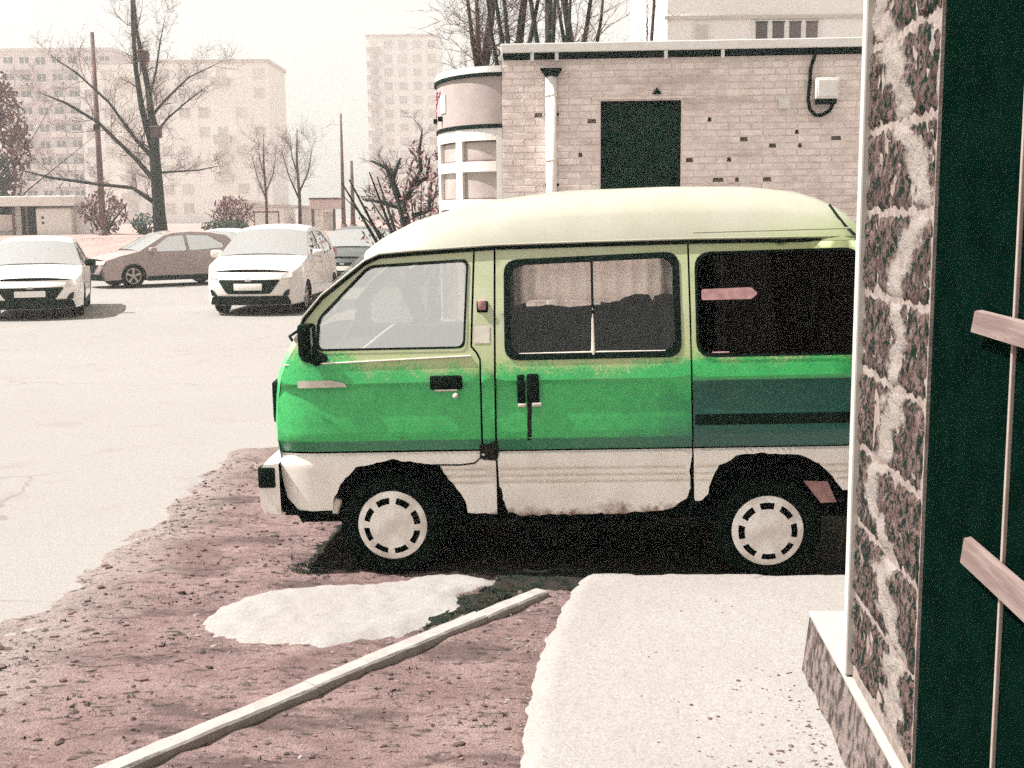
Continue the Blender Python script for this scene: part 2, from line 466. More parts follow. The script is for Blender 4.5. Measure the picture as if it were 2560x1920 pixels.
class MB:
    def __init__(s):
        s.v, s.f = [], []
    def add(s, vs, fs):
        n = len(s.v)
        s.v += [tuple(v) for v in vs]
        s.f += [tuple(i + n for i in f) for f in fs]
        return s
    def box(s, x0, x1, y0, y1, z0, z1, bev=0.0):
        if bev <= 0:
            vs = [(x, y, z) for z in (z0, z1) for y in (y0, y1) for x in (x0, x1)]
            return s.add(vs, [(0, 2, 3, 1), (4, 5, 7, 6), (0, 1, 5, 4), (2, 6, 7, 3), (0, 4, 6, 2), (1, 3, 7, 5)])
        bm = bmesh.new()
        bmesh.ops.create_cube(bm, size=1.0)
        for v in bm.verts:
            v.co = ((v.co.x + .5) * (x1 - x0) + x0, (v.co.y + .5) * (y1 - y0) + y0, (v.co.z + .5) * (z1 - z0) + z0)
        bmesh.ops.bevel(bm, geom=bm.edges[:], offset=bev, segments=2, affect='EDGES', profile=0.6)
        bm.verts.index_update()
        s.add([v.co for v in bm.verts], [[v.index for v in f.verts] for f in bm.faces])
        bm.free()
        return s
    def tube(s, pts, rad, n=8, cap=True):
        pts = [Vector(p) for p in pts]
        if isinstance(rad, (int, float)):
            rad = [rad] * len(pts)
        vs, fs = [], []
        up = Vector((0, 0, 1))
        t0 = (pts[1] - pts[0]).normalized()
        if abs(t0.dot(up)) > 0.95:
            up = Vector((0, 1, 0.01))
        a = t0.cross(up).normalized()
        for i, p in enumerate(pts):
            t = (pts[min(i + 1, len(pts) - 1)] - pts[max(i - 1, 0)]).normalized()
            a = (a - t * a.dot(t)).normalized()
            b = t.cross(a)
            for k in range(n):
                an = 2 * math.pi * k / n
                vs.append(p + (a * math.cos(an) + b * math.sin(an)) * rad[i])
        for i in range(len(pts) - 1):
            for k in range(n):
                k2 = (k + 1) % n
                fs.append((i * n + k, i * n + k2, (i + 1) * n + k2, (i + 1) * n + k))
        if cap:
            fs.append(tuple(range(n))[::-1])
            fs.append(tuple((len(pts) - 1) * n + k for k in range(n)))
        return s.add(vs, fs)
    def lathe_y(s, prof, c=(0, 0, 0), n=40):
        """prof: list of (radius, y); axis along y"""
        vs, fs = [], []
        for r, y in prof:
            for k in range(n):
                an = 2 * math.pi * k / n
                vs.append((c[0] + r * math.cos(an), c[1] + y, c[2] + r * math.sin(an)))
        for i in range(len(prof) - 1):
            for k in range(n):
                k2 = (k + 1) % n
                fs.append((i * n + k, i * n + k2, (i + 1) * n + k2, (i + 1) * n + k))
        return s.add(vs, fs)
    def build(s, name, mat, parent=None, smooth=False, sharp=None):
        return me_obj(name, s.v, s.f, mat, parent, smooth, sharp)

def fix_normals(o):
    bm = bmesh.new()
    bm.from_mesh(o.data)
    bmesh.ops.recalc_face_normals(bm, faces=bm.faces[:])
    bm.to_mesh(o.data)
    bm.free()

def area2(p):
    return sum(p[i - 1][0] * p[i][1] - p[i][0] * p[i - 1][1] for i in range(len(p)))

def rpoly(cor, r, inset=0.0, n=5):
    """convex polygon with rounded corners, optionally inset"""
    cor = [Vector(c) for c in cor]
    if area2(cor) < 0:
        cor = cor[::-1]
    m = len(cor)
    if inset:
        out = []
        for i in range(m):
            a, b, c = cor[i - 1], cor[i], cor[(i + 1) % m]
            d1, d2 = (b - a).normalized(), (c - b).normalized()
            n1, n2 = Vector((-d1.y, d1.x)), Vector((-d2.y, d2.x))
            k = (n1 + n2)
            k = k / max(0.2, k.length_squared) * 2 * inset
            out.append(b + k)
        cor = out
    pts = []
    for i in range(m):
        a, b, c = cor[i - 1], cor[i], cor[(i + 1) % m]
        d1, d2 = (a - b), (c - b)
        rr = min(r, d1.length * 0.45, d2.length * 0.45)
        p0, p1 = b + d1.normalized() * rr, b + d2.normalized() * rr
        for k in range(n + 1):
            t = k / n
            pts.append(tuple(p0 * (1 - t) ** 2 + b * 2 * t * (1 - t) + p1 * t ** 2))
    return pts

def inside(p, poly):
    x, y = p
    r = False
    j = len(poly) - 1
    for i in range(len(poly)):
        xi, yi = poly[i]
        xj, yj = poly[j]
        if (yi > y) != (yj > y) and x < (xj - xi) * (y - yi) / (yj - yi) + xi:
            r = not r
        j = i
    return r

def densify(poly, d):
    out = []
    for i in range(len(poly)):
        a, b = Vector(poly[i]), Vector(poly[(i + 1) % len(poly)])
        k = max(1, int((b - a).length / d))
        for j in range(k):
            out.append(tuple(a.lerp(b, j / k)))
    return out

def panel(name, outer, holes, surf, mat, parent, grid=0.06, zs=(), smooth=True, dens=0.05):
    """sheet cut from an outline in the x-z plane and pressed on the surface y = surf(x, z)"""
    loops = [densify(outer, dens)] + [densify(h, dens) for h in holes]
    vs, es = [], []
    for lp in loops:
        n0 = len(vs)
        vs += [Vector(p) for p in lp]
        es += [(n0 + i, n0 + (i + 1) % len(lp)) for i in range(len(lp))]
    xs = [p[0] for p in loops[0]]
    zz = [p[1] for p in loops[0]]
    rows = sorted(set([min(zz) + grid * k for k in range(1, int((max(zz) - min(zz)) / grid))] + [z for z in zs if min(zz) < z < max(zz)]))
    for z in rows:
        for k in range(1, int((max(xs) - min(xs)) / grid)):
            p = (min(xs) + grid * k + 0.0007, z + 0.0003)
            if inside(p, loops[0]) and not any(inside(p, h) for h in loops[1:]):
                vs.append(Vector(p))
    res = delaunay_2d_cdt(vs, es, [], 0, 1e-6)
    v2, f2 = res[0], res[2]
    fs = []
    for f in f2:
        c = sum((v2[i] for i in f), Vector((0, 0))) / len(f)
        if inside(c, loops[0]) and not any(inside(c, h) for h in loops[1:]):
            if area2([v2[i] for i in f]) < 0:
                f = f[::-1]
            fs.append(tuple(f))
    return me_obj(name, [(v.x, surf(v.x, v.y), v.y) for v in v2], fs, mat, parent, smooth, 40)

def lerp_tab(tab, x):
    if x <= tab[0][0]:
        return tab[0][1]
    for (a, va), (b, vb) in zip(tab, tab[1:]):
        if x <= b:
            return va + (vb - va) * (x - a) / (b - a)
    return tab[-1][1]

def sstep(a, b, x):
    t = max(0.0, min(1.0, (x - a) / (b - a)))
    return t * t * (3 - 2 * t)

def nz(x, y, z=0.0, s=1.0, o=4):
    return noise.fractal(Vector((x * s, y * s, z * s)), 0.9, 2.0, o)

# ------------------------------------------------------------------ ground
def heightfield(name, x0, x1, y0, y1, d, fn, mat, cull=-0.03):
    nx, ny = int((x1 - x0) / d) + 1, int((y1 - y0) / d) + 1
    vs = [(x0 + i * d, y0 + j * d, fn(x0 + i * d, y0 + j * d)) for j in range(ny) for i in range(nx)]
    fs = []
    for j in range(ny - 1):
        for i in range(nx - 1):
            q = (j * nx + i, j * nx + i + 1, (j + 1) * nx + i + 1, (j + 1) * nx + i)
            if max(vs[k][2] for k in q) > cull:
                fs.append(q)
    return me_obj(name, vs, fs, mat, None, True)

tag(MB().add([(-700, -120, -0.12), (700, -120, -0.12), (700, 900, -0.12), (-700, 900, -0.12)], [(0, 1, 2, 3)]).build('ground', BANKM), kind='structure')
# parking lot: asphalt sheet reaching back to the bank
tag(MB().add([(-60, -20, 0), (30, -20, 0), (30, 42.5, 0), (-60, 42.5, 0)], [(0, 1, 2, 3)]).build('parking_lot', ASPH), kind='structure')

def bank_z(x, y):
    return -0.06 + 1.16 * sstep(40.8, 44.6, y + nz(x, y, 0, 0.12) * 1.2) + nz(x, y, 3, 0.25) * 0.05
o = heightfield('raised_bank', -120, 60, 39, 60, 0.7, bank_z, BANKM, -1)
tag(o, kind='structure')
tag(MB().add([(-400, 59.5, 1.08), (400, 59.5, 1.08), (400, 700, 1.08), (-400, 700, 1.08)], [(0, 1, 2, 3)]).build('far_ground', BANKM), kind='structure')

KA, KB = Vector((-1.47, 3.36)), Vector((0.10, 5.32))       # kerb line, camera side to far end
kd = (KB - KA).normalized()
kn = Vector((kd.y, -kd.x))                                # towards the camera side

def path_edge(y):
    return lerp_tab([(0, -0.12), (3.54, 0.0), (4.07, 0.03), (4.46, 0.07), (4.82, 0.13), (5.19, 0.21), (5.45, 0.27), (5.7, 0.33)], y)

def soil_z(x, y):
    e = x + 2.22 + nz(x, y, 0, 1.4, 5) * 0.32 - 0.03 * (y - 8) * (y > 8)
    h = -0.05 + 0.075 * sstep(-0.25, 0.25, e)
    h += nz(x, y, 5, 3.0, 5) * 0.012 + nz(x, y, 9, 13, 4) * 0.009
    h -= 0.10 * sstep(8.8, 9.6, y + nz(x, y, 2, 1.5) * 0.3)
    # ruts where the wheels stand, lower ground under the van
    h -= 0.010 * sstep(5.3, 5.6, y) * sstep(-1.3, -0.9, x)
    if x > path_edge(y) and y < 5.5:
        h -= 0.03 * sstep(0, 0.1, x - path_edge(y))
    kp = Vector((x, y)) - KA
    if kp.dot(kn) > 0.0:
        h -= 0.012
    return h
o = heightfield('soil_verge', -3.0, 3.3, 1.2, 10.4, 0.04, soil_z, SOIL, -0.02)
tag(o, kind='structure')

def sand_z(x, y):
    dx, dy = (x + 0.80) / 0.66, (y - 5.12) / 0.50
    sh = 0.25 * dx                                            # skewed towards the van on the right
    r = math.hypot(dx, dy - sh * 0.9) + nz(x, y, 1, 3.2, 5) * 0.13
    r2 = math.hypot((x + 0.32) / 0.34, (y - 5.50) / 0.17) + nz(x, y, 4, 4, 5) * 0.2
    m = max(1 - sstep(0.62, 1.18, r), 1 - sstep(0.55, 1.15, r2))
    return soil_z(x, y) * (0.6) - 0.022 + 0.052 * m + nz(x, y, 7, 11, 5) * 0.006 + nz(x, y, 4, 38, 3) * 0.004
o = heightfield('sand_patch', -1.75, 0.35, 4.3, 6.0, 0.025, sand_z, SAND, -0.02)
tag(o, kind='structure')

def path_z(x, y):
    a = x - path_edge(y) + nz(x, y, 3, 7, 5) * 0.022
    b = 5.56 - 0.06 * (x - 1) + nz(x, y, 8, 2.6, 5) * 0.04 - y
    m = sstep(-0.07, 0.09, a) * sstep(-0.045, 0.03, b)
    return -0.05 + 0.105 * m + nz(x, y, 2, 2, 4) * 0.004 + nz(x, y, 6, 22, 4) * 0.0035
o = heightfield('footpath', -0.45, 4.2, 0.6, 5.8, 0.03, path_z, PATH, -0.02)
tag(o, kind='structure')

DAMP_SHADE = M('damp_soil_with_van_shade', (0.010, 0.016, 0.012), (0.034, 0.027, 0.022), 13, 0.9, 0.7, 0.012, coord='World', spec=0.05)  # van's underside shadow painted into the soil; the kerb-side wedge is damp
damp_shade_poly = [(-1.10, 6.05), (-1.02, 5.80), (-0.80, 5.72), (-0.34, 5.72), (-0.06, 5.62), (-0.20, 5.36), (-0.46, 5.02), (-0.42, 4.80), (0.08, 5.36), (0.26, 5.46), (0.5, 5.46), (3.0, 5.30), (3.0, 7.1), (-0.95, 7.1)]
def damp_shade_z(x, y):
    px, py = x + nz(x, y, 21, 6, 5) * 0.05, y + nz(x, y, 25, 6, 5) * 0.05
    m = sum(inside((px + 0.05 * a, py + 0.05 * b), damp_shade_poly) for a in (-1, -0.3, 0.3, 1) for b in (-1, -0.3, 0.3, 1)) / 16.0
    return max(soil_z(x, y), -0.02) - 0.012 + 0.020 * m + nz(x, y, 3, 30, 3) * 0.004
o = heightfield('damp_and_shade_soil', -1.4, 3.1, 4.6, 7.3, 0.03, damp_shade_z, DAMP_SHADE, -0.02)
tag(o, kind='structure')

# kerb stones
kr = tag(empty('kerb', (0, 0, 0)), kind='structure')
joint = (Vector((-0.79, 4.25)) - KA).dot(kd)
for a, b, dz, dk in ((joint - 1.9, joint - 1.004, -0.006, 0.0), (joint - 1.0, joint - 0.004, 0.0, 0.004), (joint, joint + 0.996, 0.0, -0.003), (joint + 1.0, joint + 1.44, -0.006, 0.0)):
    nseg = 14
    vs, fs = [], []
    for i in range(nseg + 1):
        t = a + (b - a) * i / nseg
        p = KA + kd * t
        j = nz(p.x * 3, p.y * 3, a, 3) * 0.003
        for off, z in ((-0.042, -0.1), (-0.042, 0.040), (-0.034, 0.048), (0.034, 0.048), (0.042, 0.040), (0.042, -0.1)):
            q = p + kn * (off + j + dk)
            vs.append((q.x, q.y, z + dz + nz(p.x, p.y, off * 40, 9) * 0.003))
    for i in range(nseg):
        for k in range(5):
            fs.append((i * 6 + k, i * 6 + k + 1, (i + 1) * 6 + k + 1, (i + 1) * 6 + k))
    fs += [tuple(range(6)), tuple(nseg * 6 + k for k in range(6))[::-1]]
    o = me_obj('kerbstone', vs, fs, KERB, kr)
    fix_normals(o)

# ------------------------------------------------------------------ the green van
VT = R(4.0); VA = R(1.2)
ex = Vector((math.cos(VA) * math.cos(VT), -math.cos(VA) * math.sin(VT), math.sin(VA)))
ey = Vector((math.sin(VT), math.cos(VT), 0))
ez = ex.cross(ey)
van = tag(empty('parked_van'), 'old green minivan with rusty white sills and sun glare painted cream above', 'van')
vm = Matrix((( ex.x, ey.x, ez.x, -0.6025), (ex.y, ey.y, ez.y, 5.666), (ex.z, ey.z, ez.z, 0.0), (0, 0, 0, 1)))
van.matrix_world = vm
VW = 1.40
PROF = [(0.20, 0.05), (0.32, 0.03), (0.58, 0.004), (0.622, 0.008), (0.630, 0.026), (0.705, -0.012), (0.80, -0.010), (0.945, 0.000), (0.962, 0.003), (0.985, -0.014), (1.08, -0.004), (1.30, 0.028), (1.62, 0.095)]
def vsurf(u, z, off=0.0):
    y = lerp_tab(PROF, z)
    if u < -0.34:
        y += 0.055 * ((-0.34 - u) / 0.22) ** 2
    if u > 2.16:
        y += 0.08 * ((u - 2.16) / 0.22) ** 2
    return y + off
ZS = [p[0] for p in PROF] + [0.66, 0.68]

FW = [(-0.325, 1.148), (0.400, 1.146), (0.424, 1.566), (-0.062, 1.548), (-0.312, 1.300)]
MW = [(0.596, 1.084), (1.434, 1.084), (1.430, 1.574), (0.598, 1.556)]
RW = [(1.508, 1.080), (2.290, 1.077), (2.280, 1.571), (1.508, 1.568)]
door_out = [(-0.546, 0.646), (0.466, 0.646), (0.470, 1.085), (0.455, 1.118), (0.428, 1.150), (0.448, 1.604), (-0.009, 1.584), (-0.078, 1.558), (-0.290, 1.401), (-0.384, 1.295), (-0.42, 1.18), (-0.473, 1.097), (-0.509, 1.009), (-0.531, 0.911), (-0.544, 0.792)]
bp_out = [(0.476, 0.646), (0.534, 0.646), (0.548, 1.608), (0.458, 1.604), (0.438, 1.153), (0.464, 1.122), (0.479, 1.09)]
sd_out = [(0.544, 0.640), (1.481, 0.640), (1.473, 1.610), (0.558, 1.608)]
rq_out = [(1.490, 0.640), (2.388, 0.638), (2.382, 0.9), (2.362, 1.3), (2.330, 1.606), (1.482, 1.610)]

def ragged(pts, amp, seed):
    out = []
    line = []
    for a, b in zip(pts, pts[1:]):
        a, b = Vector(a), Vector(b)
        k = max(1, int((b - a).length / 0.018))
        line += [tuple(a.lerp(b, j / k)) for j in range(k)]
    line.append(pts[-1])
    for i, p in enumerate(line):
        out.append((p[0] + nz(p[0], p[1], seed, 14) * amp, p[1] + nz(p[0], p[1], seed + 5, 18) * amp))
    return out
arch_f = ragged([(-0.286, 0.346), (-0.275, 0.416), (-0.239, 0.486), (-0.156, 0.566), (-0.055, 0.590), (0.034, 0.603), (0.182, 0.582), (0.255, 0.570), (0.297, 0.499), (0.381, 0.387), (0.392, 0.327), (0.526, 0.317)], 0.008, 1)
fl_out = [(-0.546, 0.636), (-0.541, 0.511), (-0.52, 0.409), (-0.467, 0.350), (-0.42, 0.342)] + arch_f + [(0.534, 0.636)]
ml_out = [(0.542, 0.632), (0.546, 0.46)] + ragged([(0.556, 0.45), (0.562, 0.395), (0.585, 0.325), (0.644, 0.312), (1.0, 0.315), (1.30, 0.320), (1.40, 0.345), (1.452, 0.385), (1.474, 0.44), (1.466, 0.52)], 0.010, 2) + [(1.482, 0.60), (1.482, 0.632)]
rl_out = [(1.490, 0.632), (1.492, 0.385)] + ragged([(1.497, 0.365), (1.535, 0.372), (1.565, 0.441), (1.585, 0.50), (1.614, 0.549), (1.69, 0.598), (1.803, 0.610), (1.992, 0.594), (2.086, 0.552), (2.150, 0.485), (2.195, 0.42), (2.36, 0.39)], 0.009, 3) + [(2.388, 0.40), (2.388, 0.632)]
for p in (door_out, bp_out, sd_out, rq_out, fl_out, ml_out, rl_out):
    if area2(p) < 0:
        p.reverse()

def rib_surf(u, z):
    y = vsurf(u, z)
    for zr in (0.545, 0.510, 0.477):
        y += 0.016 * math.exp(-((z - zr) / 0.007) ** 2)
    return y
RIBZ = [z + d for z in (0.545, 0.510, 0.477) for d in (-0.012, -0.006, 0, 0.006, 0.012)]

def both(make):
    """a side panel and its mirror on the far side (shared mesh)"""
    o = make()
    c = o.copy()
    COL.objects.link(c)
    c.parent = van
    c.scale = (1, -1, 1)
    c.location = (0, VW, 0)
    return o

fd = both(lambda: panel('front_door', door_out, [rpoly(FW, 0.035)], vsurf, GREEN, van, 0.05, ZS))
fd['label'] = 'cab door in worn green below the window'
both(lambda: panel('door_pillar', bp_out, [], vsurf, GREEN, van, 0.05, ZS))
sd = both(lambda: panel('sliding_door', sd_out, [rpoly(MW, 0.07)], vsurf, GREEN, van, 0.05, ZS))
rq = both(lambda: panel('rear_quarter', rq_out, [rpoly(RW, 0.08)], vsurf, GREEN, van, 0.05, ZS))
rq['label'] = 'rear side panel with darker green lower half and black stripe'
both(lambda: panel('front_sill', fl_out, [], lambda u, z: rib_surf(u, z) if u > 0.25 else vsurf(u, z), VWHITE, van, 0.03, ZS + RIBZ, dens=0.03))
both(lambda: panel('middle_sill', ml_out, [], rib_surf, VWHITE, van, 0.03, ZS + RIBZ, dens=0.03))
both(lambda: panel('rear_sill', rl_out, [], rib_surf, VWHITE, van, 0.03, ZS + RIBZ, dens=0.03))
# dark inner shell behind the gaps
sh_out = [(-0.535, 0.60), (-0.525, 0.44), (-0.43, 0.36), (-0.30, 0.36), (-0.26, 0.50), (-0.14, 0.60), (0.18, 0.60), (0.30, 0.52), (0.41, 0.36), (1.49, 0.36), (1.55, 0.47), (1.66, 0.62), (2.02, 0.62), (2.14, 0.52), (2.20, 0.43), (2.37, 0.43), (2.35, 1.3), (2.318, 1.60), (0.0, 1.585), (-0.07, 1.555), (-0.275, 1.40), (-0.37, 1.29), (-0.40, 1.18), (-0.46, 1.09), (-0.50, 1.0), (-0.53, 0.8)]
both(lambda: panel('inner_shell', sh_out, [rpoly(FW, 0.03, -0.012), rpoly(MW, 0.06, -0.012), rpoly(RW, 0.07, -0.012)], lambda u, z: vsurf(u, z, 0.022), DARK, van, 0.09))

# windows: rubber seal and pane
def window(cor, r, wid, glass, nm='side_window'):
    o = both(lambda: panel(nm, rpoly(cor, r, wid * 0.5), [], lambda u, z: vsurf(u, z, 0.008), glass, van, 0.1, ZS))
    both(lambda: panel('window_seal', rpoly(cor, r, -0.003), [rpoly(cor, r, wid)], lambda u, z: vsurf(u, z, -0.004), RUBBER, van, 0.2))
    return o
window(FW, 0.035, 0.008, CGLASS, 'cab_window')
w = window(MW, 0.07, 0.026, VGLASS, 'sliding_door_window')
w2 = window(RW, 0.08, 0.010, TGLASS, 'rear_side_window')
w2['label'] = 'dark tinted rear side window with a faded strip sticker'
# divider and lower track of the sliding pane, lit stretches painted pale
m = MB()
m.tube([(1.018, vsurf(1.02, z, 0.004), z) for z in (1.10, 1.16, 1.24, 1.32)], [0.010, 0.008, 0.006, 0.004], 6)
m.tube([(u, vsurf(u, 1.112, 0.003), 1.112) for u in (0.66, 0.9, 1.02, 1.2, 1.36)], [0.003, 0.005, 0.006, 0.004, 0.003], 6)
m.build('window_sash', PALEP, van)
m = MB(); m.tube([(1.018, vsurf(1.02, z, 0.006), z) for z in (1.11, 1.3, 1.45, 1.56)], 0.006, 6); m.build('window_sash', RUBBER, van)
st = [(1.535, 1.345), (1.77, 1.345), (1.80, 1.37), (1.77, 1.40), (1.535, 1.396)]
panel('window_sticker', rpoly(st, 0.012), [], lambda u, z: vsurf(u, z, -0.001), STICK, van, 0.1)
m = MB(); m.tube([(u, vsurf(u, 1.098, 0.0), 1.098) for u in (1.58, 1.66)], 0.004, 6); m.build('window_clip', STICK, van)

# roof, windscreen, nose, tail: one loft cut into parts
def loft(name, st, mat, n=17, smooth=True):
    vs, fs = [], []
    for ue, ze, uc, zc, ex_ in st:
        y0 = vsurf(ue, ze)
        for k in range(n):
            l = -1 + 2 * k / (n - 1)
            l = math.copysign(abs(l) ** 0.7, l)             # finer at the edges
            a = 1 - abs(l)
            rr = (1 - abs(l) ** ex_) ** (1 / 2.0) if ex_ < 3.2 else (1 - abs(l) ** ex_)
            half = VW / 2 - y0
            vs.append((ue + (uc - ue) * rr, VW / 2 + l * half, ze + (zc - ze) * rr))
    for i in range(len(st) - 1):
        for k in range(n - 1):
            fs.append((i * n + k, i * n + k + 1, (i + 1) * n + k + 1, (i + 1) * n + k))
    o = me_obj(name, vs, fs, mat, van, smooth, 60)
    fix_normals(o)
    return o
nose = [(-0.540, 0.60, -0.590, 0.60, 5), (-0.546, 0.70, -0.606, 0.70, 5), (-0.545, 0.79, -0.610, 0.79, 5), (-0.533, 0.911, -0.604, 0.915, 5), (-0.511, 1.009, -0.586, 1.02, 5), (-0.475, 1.097, -0.548, 1.11, 5), (-0.422, 1.18, -0.492, 1.195, 5)]
wscr = [(-0.422, 1.18, -0.492, 1.195, 5), (-0.386, 1.295, -0.428, 1.30, 5), (-0.292, 1.401, -0.330, 1.43, 5), (-0.180, 1.48, -0.21, 1.545, 5), (-0.080, 1.560, -0.105, 1.635, 5)]
zc_tab = [(-0.105, 1.635), (-0.03, 1.690), (0.128, 1.766), (0.417, 1.842), (0.86, 1.890), (1.436, 1.895), (1.804, 1.882), (2.042, 1.852), (2.18, 1.805), (2.28, 1.74), (2.330, 1.66)]
ze_tab = [(-0.08, 1.560), (-0.009, 1.590), (0.549, 1.616), (1.478, 1.619), (2.330, 1.606)]
roof = [(-0.080, 1.560, -0.105, 1.635, 3.1)]
for u in (-0.04, 0.02, 0.10, 0.20, 0.32, 0.5, 0.7, 0.9, 1.15, 1.4, 1.6, 1.8, 1.95, 2.05, 2.14, 2.21, 2.26, 2.30, 2.330):
    roof.append((u, lerp_tab(ze_tab, u), u, lerp_tab(zc_tab, u), 3.0))
tail = [(2.330, 1.606, 2.337, 1.66, 3.0), (2.345, 1.50, 2.375, 1.50, 5), (2.362, 1.30, 2.395, 1.30, 5), (2.382, 0.9, 2.415, 0.9, 5), (2.388, 0.64, 2.42, 0.64, 5), (2.388, 0.42, 2.42, 0.42, 5)]
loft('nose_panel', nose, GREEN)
loft('windscreen', wscr, WSGLASS)
loft('roof', roof, CREAM)
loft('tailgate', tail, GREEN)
m = MB(); m.box(2.398, 2.412, 0.28, 1.12, 1.08, 1.48, 0.003); m.build('tailgate_window', TGLASS, van)
# drip rail: dark gutter with a pale lip
gut = [(-0.40, 1.255), (-0.386, 1.295), (-0.292, 1.401), (-0.080, 1.560), (-0.009, 1.590), (0.15, 1.600), (0.549, 1.617), (1.0, 1.620), (1.478, 1.620), (2.0, 1.614), (2.325, 1.607)]
def rail(dz, dy, r, mat, nm):
    m = MB(); m.tube([(u, vsurf(u, z, dy), z + dz) for u, z in gut], r, 6)
    return m.build(nm, mat, van, True)
both(lambda: rail(0.0, -0.004, 0.010, RUBBER, 'drip_rail'))
both(lambda: rail(0.014, -0.008, 0.006, CREAM, 'drip_rail_lip'))
m = MB(); m.tube([(2.262 - 0.10 * t ** 0.8, 0.10 + 0.11 * t, 1.63 + 0.145 * t) for t in (0, 0.3, 0.6, 1)], 0.006, 6)
m.build('tailgate_seam', RUBBER, van)
m = MB(); m.tube([(u, 0.075, 1.664) for u in (1.5, 1.8, 2.0, 2.24)], 0.005, 6); m.build('roof_rib', CREAM, van)

# trim on the near side
both(lambda: panel('side_stripe', rpoly([(1.496, 0.752), (2.30, 0.752), (2.30, 0.804), (1.496, 0.804)], 0.008), [], lambda u, z: vsurf(u, z, -0.005), RUBBER, van, 0.2))
both(lambda: panel('front_moulding', rpoly([(-0.42, 0.968), (-0.175, 0.970), (-0.19, 0.990), (-0.25, 1.004), (-0.42, 1.004)], 0.006), [], lambda u, z: -0.020 + max(0, 0.05 * ((-0.34 - u) / 0.22) ** 2 if u < -0.34 else 0), PALEP, van, 0.2))
m = MB(); m.tube([(u, vsurf(u, 1.09, -0.002), lerp_tab([(-0.5, 1.078), (0.43, 1.108)], u)) for u in (-0.49, -0.3, 0, 0.2, 0.43)], 0.0045, 6)
m.build('belt_moulding', PALEP, van)
def plate(nm, x0, x1, z0, z1, proud, depth, mat, r=0.01):
    y = vsurf((x0 + x1) / 2, (z0 + z1) / 2)
    return MB().box(x0, x1, y - proud, y + depth, z0, z1, r).build(nm, mat, van, True, 50)
h1 = plate('door_handle', 0.228, 0.384, 0.948, 1.016, 0.012, 0.02, RUBBER, 0.010)
plate('door_handle_grip', 0.25, 0.36, 0.940, 0.950, 0.020, 0.0, PALEP, 0.003)
m = MB(); m.lathe_y([(0.0, -0.045), (0.009, -0.043), (0.013, -0.036), (0.013, -0.015)], (0.352, 0, 0.918), 14); m.build('door_lock', PALEP, van, True)
plate('sliding_door_handle', 0.648, 0.688, 0.872, 1.014, 0.016, 0.02, RUBBER, 0.010)
plate('sliding_door_handle', 0.694, 0.755, 0.868, 1.016, 0.022, 0.02, RUBBER, 0.012)
plate('handle_tab', 0.652, 0.690, 0.856, 0.872, 0.02, 0.01, PALEP, 0.004)
plate('handle_tab', 0.720, 0.766, 0.858, 0.876, 0.02, 0.01, PALEP, 0.004)
plate('marker_lamp_housing', 0.462, 0.518, 1.310, 1.366, 0.008, 0.02, RUBBER, 0.008)
plate('marker_lamp', 0.470, 0.510, 1.324, 1.372, 0.020, 0.01, STICK, 0.010)
o = panel('pillar_sticker', [(0.444, 1.166), (0.522, 1.166), (0.524, 1.249), (0.448, 1.249)], [], lambda u, z: vsurf(u, z, -0.002), PALEP, van, 0.2)
rp = [(0.462, 0.600), (0.54, 0.590), (0.552, 0.64), (0.545, 0.69), (0.50, 0.675), (0.46, 0.668)]
panel('rust_patch', ragged(rp + [rp[0]], 0.01, 9)[:-1], [], lambda u, z: vsurf(u, z, -0.003), RUST, van, 0.2)
panel('rust_streak', ragged([(0.690, 0.69), (0.712, 0.69), (0.716, 0.866), (0.696, 0.866), (0.690, 0.69)], 0.004, 12)[:-1], [], lambda u, z: vsurf(u, z, -0.0015), RUST, van, 0.2)

MB().tube([(u, vsurf(u, z, -0.001), z) for u, z in ((0.22, 0.574), (0.36, 0.572), (0.43, 0.58), (0.458, 0.605), (0.468, 0.64))], 0.004, 6).build('door_bottom_seam', RUBBER, van)
# door mirror
m = MB(); m.box(-0.395, -0.330, -0.085, -0.012, 1.12, 1.285, 0.022); mir = m.build('door_mirror', RUBBER, van, True, 50)
m = MB(); m.tube([(-0.34, 0.06, 1.10), (-0.32, -0.02, 1.095), (-0.35, -0.04, 1.13)], [0.022, 0.02, 0.018], 8); m.build('mirror_arm', RUBBER, mir)
m = MB(); m.box(-0.329, -0.326, -0.078, -0.02, 1.135, 1.27, 0.001); m.build('mirror_glass', WSGLASS, mir)
panel('mirror_mount', rpoly([(-0.405, 1.10), (-0.30, 1.075), (-0.265, 1.10), (-0.27, 1.125), (-0.325, 1.15), (-0.325, 1.28), (-0.375, 1.28)], 0.02), [], lambda u, z: vsurf(u, z, -0.004), RUBBER, van, 0.2)
# front bumper and lamps
m = MB()
vs, fs = [], []
bs = []
nb = 21
for k in range(nb):
    l = -1 + 2 * k / (nb - 1)
    y = 0.70 + l * 0.695
    x = -0.648 - 0.025 * (1 - abs(l) ** 3)
    bs.append((x, y))
prof = [(0.105, 0.335), (0.024, 0.338), (0.004, 0.38), (0.0, 0.55), (0.03, 0.588), (0.105, 0.592)]
for x, y in bs:
    for dx, z in prof:
        vs.append((x + dx, y, z))
for k in range(nb - 1):
    for i in range(len(prof) - 1):
        fs.append((k * 6 + i, (k + 1) * 6 + i, (k + 1) * 6 + i + 1, k * 6 + i + 1))
fs += [tuple(range(6)), tuple((nb - 1) * 6 + i for i in range(6))[::-1]]
bo = me_obj('front_bumper', vs, fs, VWHITE, van, True, 40)
fix_normals(bo)
both(lambda: MB().box(-0.650, -0.562, -0.004, 0.10, 0.470, 0.574, 0.012).build('bumper_corner_block', RUBBER, van, True, 50))
m = MB(); m.box(-0.55, -0.50, 0.07, 1.33, 0.33, 0.60); m.build('bumper_bracket', DARK, van)
